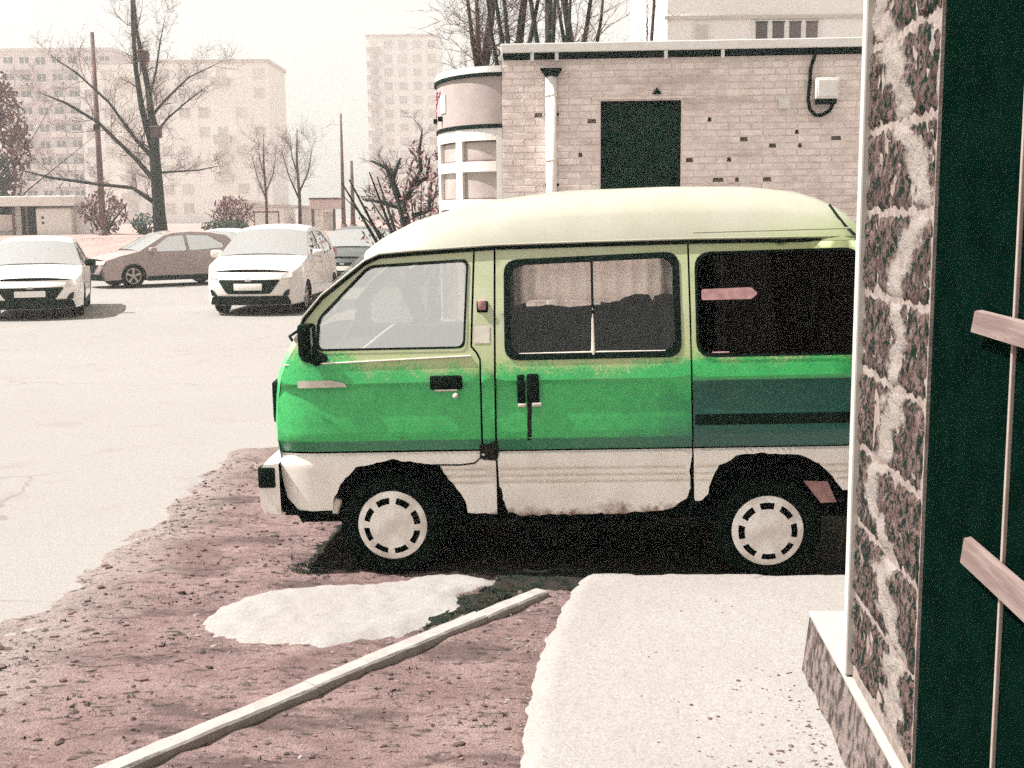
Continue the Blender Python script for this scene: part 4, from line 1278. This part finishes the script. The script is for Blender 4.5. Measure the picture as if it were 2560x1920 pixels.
bush('shrub', 'large rosy shrub before the low garages in mid distance', (-14.2, 61.0, 1.0), (1.1, 0.9, 2.0), 900, SHRUBM, BARK, 'shrubbery', 7, leaf=0.13)
bush('hedge', 'low dark clipped hedge in front of the garages', (-14.0, 58.5, 1.0), (1.25, 0.45, 0.75), 900, HEDGEM, BARK, 'shrubbery', 8, 'hedge', 0.10)
bush('shrub', 'thin rosy shrub behind the low forked tree', (-2.4, 31, 0), (1.6, 1.0, 3.3), 900, SHRUBM, BARK, 'shrubbery', 9, leaf=0.10)
bush('shrub', 'leafless shrub tangled against the left end of the brick shop', (-1.25, 17.6, 0), (0.45, 0.5, 3.0), 420, SHRUBM, BARK, 'shrubbery', 10, leaf=0.07)

# ------------------------------------------------------------------ poles
def pole(x, y, z0, h, r0, r1, label, lamp):
    root = tag(empty('lamp_pole' if lamp else 'utility_pole', (x, y, z0)), label, 'pole', 'poles')
    MB().tube([(0, 0, -0.1), (0, 0, h * 0.5), (0, 0, h)], [r0, (r0 + r1) / 2, r1], 12).build('shaft', POLE, root, True)
    MB().tube([(0, 0, -0.1), (0, 0, 0.45)], [r0 * 1.5, r0 * 1.35], 12).build('base', POLE, root, True)
    if lamp:
        MB().box(-0.12, 0.12, -0.2, -0.04, h * 0.53, h * 0.53 + 0.28, 0.02).build('junction_box', FLASH, root)
    return root
pole(-17.79, 52, 0.9, 8.8, 0.15, 0.08, 'tall rusty rose pole left of the tall bare tree', True)
pole(-8.4, 60, 1.0, 5.9, 0.12, 0.05, 'thin slanting-looking pole in the middle distance before the tower', False)
pole(-7.4, 56, 1.0, 3.4, 0.13, 0.06, 'short dark post beside the thin mid-distance pole', False)

# ------------------------------------------------------------------ kiosk and low buildings
kx0 = tag(empty('kiosk', (-22.2, 55, 1.0)), 'white flat-roofed kiosk with dark open front, far left', 'kiosk')
MB().box(-2.4, 2.2, 0.2, 2.6, 0, 1.4).build('back_wall', APT_W, kx0)
MB().box(-2.8, 2.35, -0.5, 2.9, 1.42, 1.88, 0.04).build('roof_slab', WFRAME, kx0)
MB().box(0.40, 2.05, -0.25, 0.19, 0.05, 1.32, 0.08).build('rounded_panel', WFRAME, kx0)
MB().box(-0.36, 0.36, -0.02, 0.19, 0.05, 1.40).build('doorway', FLASH, kx0)
MB().box(-2.3, -0.75, -0.02, 0.19, 0.30, 1.05, 0.03).build('counter', BALC, kx0)
MB().box(-2.3, -0.75, 0.0, 0.19, 1.06, 1.40).build('hatch', FLASH, kx0)
for x in (-0.62, 0.0):
    MB().box(x - 0.05, x + 0.05, -0.32, -0.24, 0, 1.42).build('post', POLE, kx0)
for z in (0.55, 0.80):
    MB().lathe_y([(0.0, -0.27), (0.06, -0.27), (0.06, -0.25)], (0.72, 0, z + 0.1), 10).build('vent', FLASH, kx0)

def garage(x0, x1, y, h, label, door=True):
    g = tag(empty('garage', ((x0 + x1) / 2, y, 1.0)), label, 'garage', 'low garages')
    w_ = (x1 - x0) / 2
    MB().box(-w_, w_, 0, 4, 0, h).build('wall', APT_W, g)
    MB().box(-w_ - 0.12, w_ + 0.12, -0.15, 4.1, h + 0.003, h + 0.16).build('roof', BALC, g)
    if door:
        MB().box(-w_ * 0.7, w_ * 0.7, -0.04, 0, 0.05, h * 0.8).build('garage_door', WFRAME, g)
        MB().box(-w_ * 0.7 - 0.06, w_ * 0.7 + 0.06, -0.02, 0.01, 0, h * 0.8 + 0.07).build('door_frame', POLE, g)
    return g
garage(-15.9, -14.4, 66, 1.6, 'low pale garage behind the rosy shrub')
garage(-14.2, -12.4, 65, 1.35, 'low white garage with frame, right of the rosy shrub')
garage(-11.9, -10.6, 67, 1.3, 'low white shed in the gap left of the rose porch', False)
pr = tag(empty('porch', (-10.0, 64, 1.0)), 'small rose-coloured porch near the thin mid-distance pole', 'porch')
MB().box(-0.75, 0.75, 0, 2, 1.25, 1.75).build('canopy', APT_R, pr)
MB().box(-0.8, 0.8, -0.06, 2.05, 1.753, 1.84).build('roof_edge', POLE, pr)
MB().box(-0.70, -0.56, 0.05, 0.2, 0, 1.25).build('post', POLE, pr)
MB().box(0.45, 0.58, 0.05, 0.2, 0, 1.25).build('post', POLE, pr)
MB().box(-0.2, 0.40, 0.9, 1.0, 0, 1.1).build('door', WFRAME, pr)

# ------------------------------------------------------------------ far blocks of flats
def block(label, x0, x1, y, z0, floors, fh, cols, wall, depth=14, balc=(), pane=PANE, balmat=BALC, seed=1, win=(1.5, 1.4), skip=0.0, name='apartment_block', cat='building', lip=0.5):
    rnd = random.Random(seed)
    b = tag(empty(name, (x0, y, z0)), label, cat)
    W_ = x1 - x0
    H_ = floors * fh + 1.2
    MB().box(0, W_, 0, depth, 0, H_).build('wall', wall, b)
    MB().box(-0.25, W_ + 0.25, -0.25, depth + 0.25, H_ + 0.01, H_ + lip).build('roof_edge', BALC, b)
    cw = W_ / cols
    wme = fme = bme = sme = None
    for f in range(floors):
        for c in range(cols):
            if rnd.random() < skip:
                continue
            x, z = (c + 0.5) * cw, 1.0 + f * fh + 0.75
            loc = (x, 0, z)
            if wme is None:
                o = MB().box(-win[0] / 2, win[0] / 2, -0.02, 0.06, 0, win[1]).build('window', pane, b)
                wme = o.data
                q = MB()
                q.box(-win[0] / 2 - 0.1, win[0] / 2 + 0.1, -0.12, 0.0, -0.12, -0.01).box(-win[0] / 2 - 0.1, win[0] / 2 + 0.1, -0.10, 0, win[1], win[1] + 0.1).box(-0.05, 0.05, -0.06, -0.02, 0, win[1]).box(-win[0] / 2 - 0.1, -win[0] / 2, -0.08, 0, 0, win[1]).box(win[0] / 2, win[0] / 2 + 0.1, -0.08, 0, 0, win[1])
                fo = q.build('window_frame', WFRAME, o)
                fme = fo.data
            else:
                o = link('window', wme, b)
                fo = link('window_frame', fme, o)
            o.location = loc
            if c in balc:
                if bme is None:
                    bo_ = MB().box(-cw * 0.46, cw * 0.46, -1.2, 0, -0.95, 0.12).build('balcony', balmat, b)
                    bme = bo_.data
                else:
                    bo_ = link('balcony', bme, b)
                bo_.location = (x, -0.13, z)
    return b
block('nine-storey rose block of flats with balcony rows, left behind the lamp pole', -88, -68.5, 210, 1, 10, 2.85, 7, APT_R, balc=(0, 1, 3, 4, 5), seed=4, win=(1.7, 1.35))
block('long pale block of flats behind the tall bare tree', -66, -37, 186, 1, 8, 2.9, 10, APT_W, pane=PANEP, seed=5, balc=(2, 7), skip=0.25)
block('tall slim pale tower of flats left of the brick shop', -30.5, -15, 260, 1, 13, 2.9, 5, APT_W, pane=PANEP, seed=6, balc=(0,), win=(1.6, 1.5))
tw_ = tag(empty('tower_block', (5.2, 40, 0)), 'pale plain building behind the shop roof with one four-light window', 'building')
MB().box(0, 26, 0, 12, 0, 14).build('wall', APT_W, tw_)
MB().box(-0.1, 26, -0.06, 0, 8.10, 8.22).build('string_course', BALC, tw_)
wf = MB()
wf.box(2.75, 5.05, -0.05, 0.0, 7.30, 8.06)
wf = wf.build('window', WFRAME, tw_)
for i in range(4):
    x = 2.90 + i * 0.55
    MB().box(x, x + 0.38, -0.062, -0.051, 7.40, 7.98).build('pane', PANE, wf)
    MB().box(x - 0.02, x + 0.40, -0.09, -0.051, 7.985, 8.02).build('pane_head', FLASH if i < 2 else POLE, wf)
wf = MB().box(0.85, 1.40, -0.05, 0, 7.34, 8.02).build('window', WFRAME, tw_)
MB().box(0.93, 1.32, -0.062, -0.051, 7.42, 7.94).build('pane', PANEP, wf)
MB().box(0.9, 1.35, -0.09, -0.051, 7.26, 7.32).build('sill', POLE, wf)

# ------------------------------------------------------------------ brick shop with a rounded left end
BX, BY = -0.0885, 14.0
shop = tag(empty('brick_shop', (BX, BY, 0), -VT), 'flat-roofed pale brick shop with rounded glazed left end and dark door', 'building')
TOP = 3.57
D0, D1, DT = 1.13, 2.08, 3.08
core = MB()
core.box(0.003, D0, 0.09, 6, 0, TOP - 0.01)
core.box(D0, D1, 0.35, 6, 0, TOP - 0.01)
core.box(D0, D1, 0.09, 0.349, DT + 0.02, TOP - 0.01)
core.box(D1, 9, 0.09, 6, 0, TOP - 0.01)
core.build('wall', MORTAR, shop)
# bricks one by one
bl, bh, jt = 0.25, 0.065, 0.011
vs_ = [(x, y, z) for z in (0.004, bh - 0.004) for y in (-0.004, 0.03) for x in (0.004, bl - 0.004)]
proto = MB().box(0, bl - 0.001, -0.004, 0.03, 0, bh, 0.004)
bme = None
rest = MB()
rnd = random.Random(3)
holes = [(0.33, 2.93), (0.36, 2.28), (0.98, 2.88), (0.92, 2.50), (2.22, 2.86), (2.95, 3.42), (2.5, 2.38), (3.32, 2.72), (3.02, 2.55), (3.4, 2.52), (2.85, 2.17), (3.12, 2.16), (3.62, 2.36), (2.62, 2.62), (3.7, 2.62), (2.35, 2.14), (2.2, 2.40)]
cnt = 0
pocket = []
nrow = int((TOP - 0.03) / (bh + jt))
for j in range(nrow):
    z = j * (bh + jt) + 0.008
    x = -(bl + jt) * (0.5 if j % 2 else 0.0)
    while x < 8.9:
        a, b_ = max(x, 0.004), x + bl
        x += bl + jt
        if b_ - a < 0.04:
            continue
        segs = [(a, b_)]
        if z + bh > 0 and z < DT + 0.005:
            segs = []
            if a < D0:
                segs.append((a, min(b_, D0)))
            if b_ > D1:
                segs.append((max(a, D1), b_))
        for s0, s1 in segs:
            if s1 - s0 < 0.03:
                continue
            if any(s0 < hx < s1 and z < hz < z + bh for hx, hz in holes):
                cutx = s0 + (s1 - s0) * rnd.uniform(0.25, 0.6)
                pocket.append((cutx, min(s1, cutx + rnd.uniform(0.04, 0.13)), z + 0.012, z + bh - 0.004))
                s1 = cutx
                if s1 - s0 < 0.03:
                    continue
            near = 2.05 < z and s0 < 4.05 and cnt < 300
            dy = rnd.gauss(0, 0.0022)
            if near:
                cnt += 1
                if bme is None:
                    o = proto.build('brick', BRICK, shop)
                    bme = o.data
                else:
                    o = link('brick', bme, shop)
                o.location = (s0, dy, z)
                o.scale = ((s1 - s0) / bl, 1, 1)
                o.rotation_euler = (0, 0, rnd.gauss(0, 0.004))
            else:
                rest.box(s0, s1, -0.004 + dy, 0.02, z, z + bh)
hl = [[(a, c), (b_, c), (b_ - 0.008, d), (a + 0.006, d)] for a, b_, c, d in pocket]
hl.append([(D0, 0.002), (D1, 0.002), (D1, DT), (D0, DT)])
panel('mortar_bed', [(0.003, 0.0), (8.99, 0.0), (8.99, TOP - 0.012), (0.003, TOP - 0.012)], hl, lambda x, z: 0.0035, MORTAR, shop, 0.5, smooth=False, dens=0.4)
MB().box(D0 - 0.001, D0 + 0.012, 0.004, 0.349, 0.0, DT).build('door_reveal', MORTAR, shop)
MB().box(D1 - 0.012, D1 + 0.001, 0.004, 0.349, 0.0, DT).build('door_reveal', MORTAR, shop)
o = rest.build('brickwork', BRICK, shop)
o['kind'] = 'stuff'
# broken edges: a few chipped hollows read as dark gaps because bricks are missing there
MB().box(0.02, 9.05, -0.07, 6.05, TOP, TOP + 0.055).build('roof_flashing', FLASH, shop)
MB().box(0.0, 9.08, -0.10, 6.08, TOP + 0.057, TOP + 0.16, 0.01).build('roof_edge', WFRAME, shop)
for s in (0.34, 0.62, 1.86, 2.50):
    MB().box(s, s + 0.04, -0.085, -0.072, TOP - 0.035, TOP + 0.054).build('flashing_clip', WFRAME, shop)
# dark door
dr = MB().box(D0 + 0.005, D1 - 0.005, 0.10, 0.16, 0.02, DT).build('shop_door', GATE, shop)
for k in range(9):
    x = D0 + 0.01 + k * 0.104
    MB().box(x, x + 0.098, 0.085, 0.099, 0.05, DT - 0.02, 0.004).build('door_board', GATE, dr)
MB().box(D0 - 0.09, D1 + 0.16, -0.02, -0.008, DT + 0.018, DT + 0.045).build('lintel_edge', MORTAR, shop)
MB().add([(1.73, -0.03, 3.15), (1.84, -0.03, 3.15), (1.785, -0.03, 3.225), (1.73, -0.01, 3.15), (1.84, -0.01, 3.15), (1.785, -0.01, 3.225)], [(0, 1, 2), (5, 4, 3), (0, 3, 4, 1), (1, 4, 5, 2), (2, 5, 3, 0)]).build('lamp_hood', FLASH, shop)
# rounded left end: quarter ellipse going back
def ell(t, r=0.0):
    return (-(0.93 + r) * math.sin(t), 1.45 + 0.0 - (1.45 + r) * math.cos(t))
NS = 20
def band(nm, z0, z1, r, mat, t0=0.0, t1=math.pi / 2, parent=shop, thick=0.05):
    vs, fs = [], []
    n = max(2, int(NS * (t1 - t0) / (math.pi / 2)))
    for i in range(n + 1):
        t = t0 + (t1 - t0) * i / n
        for rr in (r, r - thick):
            x, y = ell(t, rr)
            vs += [(x, y, z0), (x, y, z1)]
    for i in range(n):
        a, b_ = i * 4, (i + 1) * 4
        fs += [(a, a + 1, b_ + 1, b_), (a + 2, b_ + 2, b_ + 3, a + 3), (a + 1, a + 3, b_ + 3, b_ + 1), (a, b_, b_ + 2, a + 2)]
    fs += [(0, 2, 3, 1), (n * 4, n * 4 + 1, n * 4 + 3, n * 4 + 2)]
    o = me_obj(nm, vs, fs, mat, parent, True, 40)
    fix_normals(o)
    return o
band('fascia', 2.845, 3.385, 0.0, FASCIA)
band('fascia_flashing', 3.388, 3.425, 0.03, FLASH, thick=0.10)
band('fascia_roof', 3.428, 3.50, 0.015, WFRAME, thick=0.3)
band('lower_flashing', 2.80, 2.842, 0.012, FLASH)
# glazing: posts, rails, panes
band('glass_panel', 0.4, 2.78, -0.05, HAZYG, thick=0.02)
band('stall_riser', 0.0, 0.399, 0.0, FASCIA)
TV = [0.02, 0.62, 1.16, math.pi / 2 - 0.03]
for t in TV:
    band('mullion', 0.4, 2.795, 0.0, WFRAME, max(0, t - 0.055), min(math.pi / 2, t + 0.055), thick=0.06)
for z0_, z1_ in ((2.66, 2.795), (2.30, 2.42), (1.86, 1.98), (1.42, 1.52), (0.40, 0.50)):
    for i in range(3):
        band('rail', z0_, z1_, -0.004, WFRAME, TV[i] + 0.058, TV[i + 1] - 0.058, thick=0.05)
for z0_, z1_ in ((2.42, 2.435), (2.645, 2.659), (1.98, 1.992), (1.845, 1.859)):
    for i in range(3):
        band('glazing_bead', z0_, z1_, -0.03, POLE, TV[i] + 0.07, TV[i + 1] - 0.07, thick=0.015)
# faded sign board fragments on the fascia
x, y = ell(1.06, 0.012)
band('sign_panel', 3.02, 3.24, 0.012, WFRAME, 0.88, 1.02, thick=0.01)
m = MB()
rg = random.Random(8)
for k in range(7):
    t = 1.12 + 0.36 * rg.random()
    z = 2.98 + 0.26 * rg.random()
    pts = []
    for i in range(5):
        x, y = ell(t + 0.05 * i * rg.choice((-1, 1)) * rg.random(), 0.006)
        pts.append((x, y, z + 0.03 * i * rg.choice((-1, 1)) * rg.random()))
    m.tube(pts, 0.010, 5)
m.build('graffiti_scrawl', PINKG, shop)
for t in (1.02, 1.30):
    x, y = ell(t, 0.01)
    MB().box(x - 0.035, x + 0.035, y - 0.04, y + 0.01, 2.93, 2.99, 0.01).build('fascia_bracket', FLASH, shop)
# left flank of the building behind the curve
MB().box(-0.90, 0.0, 1.47, 6, 0, 3.42).build('flank_wall', FASCIA, shop)
# drainpipe
dp = tag(empty('drainpipe', (0, 0, 0)), 'pale zinc drainpipe with hopper on the brick shop front', 'drainpipe')
dp.matrix_world = shop.matrix_basis.copy()
dp.location = (BX, BY, 0); dp.rotation_euler = (0, 0, -VT)
MB().tube([(0.575, -0.11, 0.0), (0.575, -0.11, 1.6), (0.575, -0.11, 3.36)], 0.062, 16).build('pipe', ZINC, dp, True)
for z in (2.40, 3.13):
    MB().tube([(0.575, -0.11, z), (0.575, -0.11, z + 0.03)], 0.068, 16).build('pipe_collar', ZINC, dp, True)
hp = MB()
hp.add([(0.45, -0.20, 3.44), (0.70, -0.20, 3.44), (0.70, -0.02, 3.44), (0.45, -0.02, 3.44), (0.51, -0.17, 3.352), (0.64, -0.17, 3.352), (0.64, -0.04, 3.352), (0.51, -0.04, 3.352)], [(0, 1, 2, 3), (7, 6, 5, 4), (0, 4, 5, 1), (1, 5, 6, 2), (2, 6, 7, 3), (3, 7, 4, 0)])
hp.build('hopper', FLASH, dp)
for z in (2.12, 2.92):
    MB().box(0.50, 0.66, -0.06, -0.008, z, z + 0.03).build('pipe_bracket', FLASH, dp)
# meter boxes and cable
def fixture(nm, label, cat):
    o = tag(empty(nm, (BX, BY, 0), -VT), label, cat)
    return o
mb = fixture('meter_box', 'white meter box at the right of the brick shop front, cable looping below', 'meter box')
MB().box(3.56, 3.82, -0.14, -0.012, 3.06, 3.29, 0.012).build('box_body', WFRAME, mb, True, 40)
MB().box(3.585, 3.795, -0.148, -0.141, 3.085, 3.265, 0.003).build('box_lid', WFRAME, mb)
MB().box(3.57, 3.80, -0.10, -0.012, 3.005, 3.055).build('box_shadow_strip', FLASH, mb)  # dark strip painted in place of the shadow beneath the box
sb = fixture('junction_box', 'small white junction box left of the meter box on the brick shop', 'junction box')
MB().box(3.16, 3.29, -0.07, -0.012, 2.96, 3.085, 0.01).build('box_body', WFRAME, sb, True, 40)
MB().box(3.175, 3.275, -0.076, -0.071, 2.975, 3.07, 0.002).build('box_lid', WFRAME, sb)
cb = fixture('wall_cable', 'thick black cable hanging from the shop roof and looping under the meter box', 'cable')
MB().tube([(3.57, -0.06, 3.66), (3.55, -0.09, 3.56), (3.51, -0.05, 3.41), (3.505, -0.05, 3.25), (3.49, -0.05, 3.06), (3.51, -0.06, 2.95), (3.57, -0.06, 2.885), (3.64, -0.06, 2.88), (3.73, -0.06, 2.93), (3.77, -0.06, 3.02)], 0.022, 8).build('cable', CABLE, cb, True)

# ------------------------------------------------------------------ near wall on the right (local x = along the wall away from the camera, y = outward to the left)
wall = tag(empty('stone_wall', (0.83 * math.cos(VT), -0.83 * math.sin(VT), 0), math.pi / 2 - VT), 'rough stone block wall with pale mortar joints along the right edge', 'wall')
WB, WT = 0.295, 3.4
S0, S1 = 3.0, 3.73
core = MB()
core.box(S0, S1 - 0.02, -0.45, -0.006, WB, WT)
core.build('wall_core', JOINT, wall)
ch = 0.241
rnd = random.Random(5)
zc = 1.78
while zc > WB:
    zc -= ch
row = 0
z = zc
while z < WT:
    z0, z1 = max(z, WB + 0.002) + 0.004, min(z + ch, WT) - 0.004
    cuts = [S0]
    x = S0 + (0.22 if row % 2 else 0.53) + rnd.uniform(-0.05, 0.05)
    while x < S1 - 0.14:
        cuts.append(x)
        x += rnd.uniform(0.58, 0.7)
    cuts.append(S1)
    if z1 - z0 > 0.03:
        for a, b_ in zip(cuts, cuts[1:]):
            a0, b0 = a + 0.003, b_ - 0.003
            nx, ny = 22, 14
            vs, fs = [], []
            sd_ = rnd.uniform(0, 50)
            for j in range(ny):
                for i in range(nx):
                    u, v = i / (nx - 1), j / (ny - 1)
                    px, pz = a0 + (b0 - a0) * u, z0 + (z1 - z0) * v
                    e = min(u * (b0 - a0), (1 - u) * (b0 - a0), v * (z1 - z0), (1 - v) * (z1 - z0))
                    py = -0.010 + 0.010 * sstep(0, 0.010, e) + 0.011 * (nz(px, pz, sd_, 9, 6)) * sstep(0, 0.03, e) + 0.010 * nz(px, pz, sd_ + 7, 38, 4)
                    vs.append((px, max(py, -0.03), pz))
            for j in range(ny - 1):
                for i in range(nx - 1):
                    fs.append((j * nx + i, (j + 1) * nx + i, (j + 1) * nx + i + 1, j * nx + i + 1))
            me_obj('stone_block', vs, fs, ROCK, wall, True, 60)
    z += ch
    row += 1
MB().box(S1 - 0.018, S1 + 0.03, -0.30, 0.018, WB + 0.004, WT, 0.006).build('corner_board', BOARD, wall)
# far face of the building beyond the corner and its roof mass
MB().box(-3.0, S1 - 0.02, -4.0, -0.451, 0, WT - 0.01).build('house_body', JOINT, wall)
pl = tag(empty('plinth', wall.location, math.pi / 2 - VT), 'pale concrete plinth jutting out under the stone wall corner', 'plinth')
m = MB()
nx = 40
vs, fs = [], []
for i in range(nx + 1):
    x = 1.2 + (4.36 - 1.2) * i / nx
    for k, (y, z) in enumerate(((0.050, -0.05), (0.036, 0.05), (0.026, 0.12), (0.022, 0.20), (0.014, 0.275))):
        vs.append((x, y + nz(x, z, 3, 7) * 0.010, z))
for i in range(nx):
    for k in range(4):
        a = i * 5 + k
        fs.append((a, a + 1, a + 6, a + 5))
n0 = len(vs)
vs += [(4.36, 0.050, -0.05), (4.36, 0.014, 0.275), (4.36, -0.5, 0.275), (4.36, -0.5, -0.05)]
fs.append((n0, n0 + 1, n0 + 2, n0 + 3))
o = me_obj('plinth_face', vs, fs, PLINTH, pl, True, 50)
fix_normals(o)
MB().box(1.2, 4.365, -0.5, 0.018, 0.276, 0.293, 0.004).build('plinth_top', PLTOP, pl)
# dark steel door nearer to the camera
dd = tag(empty('steel_door', wall.location, math.pi / 2 - VT), 'steel door, its deep shade painted near black, with two pale strap hinges, far right', 'door')
MB().box(-1.0, S0 - 0.004, -0.45, -0.014, 0.02, WT).build('door_leaf', STEELD, dd)
MB().box(2.405, 2.416, -0.013, -0.004, 0.05, WT - 0.02, 0.002).build('edge_strip', TRIM, dd)
for z, t in ((1.545, 0.026), (1.035, 0.034)):
    m = MB()
    m.add([(2.62, -0.003, z - t), (2.60, -0.003, z + t), (1.3, -0.003, z + t), (1.3, -0.003, z - t), (2.62, 0.012, z - t * 0.9), (2.60, 0.012, z + t * 0.9), (1.3, 0.012, z + t * 0.9), (1.3, 0.012, z - t * 0.9)],
          [(0, 1, 2, 3), (7, 6, 5, 4), (0, 4, 5, 1), (1, 5, 6, 2), (2, 6, 7, 3), (3, 7, 4, 0)])
    s_ = m.build('strap_hinge', STRAP, dd)
    fix_normals(s_)

# ------------------------------------------------------------------ small ground things
rnd = random.Random(12)
cl = MB()
ico = bmesh.new()
bmesh.ops.create_icosphere(ico, subdivisions=1, radius=1.0)
ico.verts.index_update()
iv = [v.co.copy() for v in ico.verts]
ifc = [[v.index for v in f.verts] for f in ico.faces]
ico.free()
def clods(n, xr, yr, ok, zf, rr, name, mat, label_kind):
    m = MB()
    k = 0
    tries = 0
    while k < n and tries < n * 12:
        tries += 1
        x, y = rnd.uniform(*xr), rnd.uniform(*yr)
        if not ok(x, y):
            continue
        k += 1
        r = rnd.uniform(*rr) * (1 if rnd.random() < 0.85 else 1.8)
        sx, sy, sz = rnd.uniform(0.7, 1.6), rnd.uniform(0.6, 1.1), rnd.uniform(0.4, 0.8)
        a = rnd.uniform(-0.5, 0.5)
        z = zf(x, y)
        vs = []
        for v in iv:
            q = Vector((v.x * sx, v.y * sy, v.z * sz)) * r * (1 + 0.35 * nz(v.x, v.y, v.z + x * 9, 1.7))
            vs.append((x + q.x * math.cos(a) - q.y * math.sin(a), y + q.x * math.sin(a) + q.y * math.cos(a), z + q.z))
        m.add(vs, ifc)
    o = m.build(name, mat)
    tag(o, label_kind, 'soil', None, 'stuff')
    return o
def on_soil(x, y):
    if soil_z(x, y) < 0.004 or x > path_edge(y) - 0.04 or sand_z(x, y) > soil_z(x, y) - 0.004:
        return False
    d = (Vector((x, y)) - KA).dot(kn)
    return abs(d) > 0.06
clods(2000, (-2.3, 0.3), (2.9, 8.6), on_soil, soil_z, (0.003, 0.013), 'soil_crumbs', CLOD, 'crumbly soil clods scattered over the bare verge')
def sand_rim(x, y):
    d = sand_z(x, y) - soil_z(x, y)
    return -0.024 < d < -0.001 and rnd.random() < 0.3 + 0.7 * (nz(x, y, 40, 4) > 0.1)
clods(170, (-1.7, 0.2), (4.4, 5.7), sand_rim, soil_z, (0.0015, 0.006), 'sand_crumbs', SAND, 'pale sand crumbs spilling over the rim of the sand patch')
def path_rim(x, y):
    return -0.16 < x - path_edge(y) < 0.03 and y < 5.4 and rnd.random() < 0.6
clods(150, (-0.3, 0.4), (2.8, 5.4), path_rim, lambda x, y: max(path_z(x, y), soil_z(x, y)), (0.002, 0.006), 'path_crumbs', PATH, 'pale crumbs broken from the ragged path edge')
clods(45, (0.2, 1.1), (2.9, 5.4), lambda x, y: path_z(x, y) > 0.04, path_z, (0.002, 0.006), 'path_grit', CLOD, 'dark grit lying on the pale path')

# weeds at the foot of the plinth and on the verge
def tufts(name, label, spots, mat, h0=0.05):
    m = MB()
    for x, y, z, s in spots:
        for q in range(rnd.randint(5, 10)):
            a = rnd.uniform(0, 6.283)
            l = h0 * s * rnd.uniform(0.5, 1.3)
            d = Vector((math.cos(a), math.sin(a), 0))
            p = Vector((x, y, z)) + d * rnd.uniform(0, 0.015)
            w_ = Vector((-d.y, d.x, 0)) * 0.0025 * s
            tp = p + d * l * rnd.uniform(0.3, 0.9) + Vector((0, 0, l))
            md = p.lerp(tp, 0.5) + Vector((0, 0, l * 0.15))
            m.add([p - w_, p + w_, md + w_ * 0.8, md - w_ * 0.8, tp], [(0, 1, 2, 3), (3, 2, 4)])
    o = m.build(name, mat)
    tag(o, label, 'weeds', None, 'stuff')
ax = Vector((math.sin(VT), math.cos(VT)))
rx = Vector((math.cos(VT), -math.sin(VT)))
sp_ = []
while len(sp_) < 500:
    x, y = rnd.uniform(-2.2, 0.2), rnd.uniform(3.0, 8.0)
    if on_soil(x, y) and nz(x * 0.6, y * 1.5, 30, 2.2) > 0.16:
        sp_.append((x, y, soil_z(x, y), rnd.uniform(0.4, 1.0)))
tufts('sparse_weeds', 'sparse dark weeds dotted over the soil verge', sp_, GRASSM, 0.011)

# dense dark weeds between the sand, the kerb end and the path, and beside the front wheel
sp_ = []
tri = [(-0.05, 5.70), (-0.12, 5.45), (-0.46, 4.98), (-0.42, 4.78), (0.10, 5.36), (0.28, 5.42), (0.36, 5.75)]
while len(sp_) < 1300:
    x, y = rnd.uniform(-0.5, 0.6), rnd.uniform(4.9, 5.8)
    if inside((x + rnd.gauss(0, 0.03), y + rnd.gauss(0, 0.03)), tri) and sand_z(x, y) < soil_z(x, y) - 0.002 and path_z(x, y) < 0.01 and abs((Vector((x, y)) - KA).dot(kn)) > 0.045:
        sp_.append((x, y, soil_z(x, y) - 0.002, rnd.uniform(0.4, 1.0)))
for k in range(160):
    x, y = -1.02 + rnd.gauss(0, 0.07), 5.78 + rnd.gauss(0, 0.08)
    sp_.append((x, y, soil_z(x, y), rnd.uniform(0.4, 1.0)))
tufts('weed_mat', 'thick dark weeds between the sand patch, kerb end and van', sp_, GRASSM, 0.015)

# dark crumbs and litter washed against the foot of the plinth
def by_plinth(x, y):
    off = Vector((x, y)).dot(rx)
    return path_z(x, y) > 0.035 and off < 0.775 and rnd.random() < math.exp(-(0.775 - off) / 0.14) * (1.15 - sstep(2.9, 4.3, Vector((x, y)).dot(ax)))
clods(520, (0.2, 1.1), (2.7, 4.4), by_plinth, path_z, (0.0015, 0.006), 'plinth_litter', CLOD, 'dark crumbs gathered at the foot of the plinth')

# ------------------------------------------------------------------ thin bright air over the far blocks
hz = bpy.data.materials.new('thin_haze')
hz.use_nodes = True
hn = hz.node_tree
hn.nodes.clear()
ho = hn.nodes.new('ShaderNodeOutputMaterial')
hv = hn.nodes.new('ShaderNodeVolumePrincipled')
hv.inputs['Color'].default_value = (0.97, 0.94, 0.90, 1)
hv.inputs['Density'].default_value = 0.0016
hv.inputs['Anisotropy'].default_value = 0.2
hn.links.new(hv.outputs[0], ho.inputs['Volume'])
o = MB().box(-160, 120, -12, 300, -1.2, 48).build('haze', hz)
tag(o, kind='stuff')
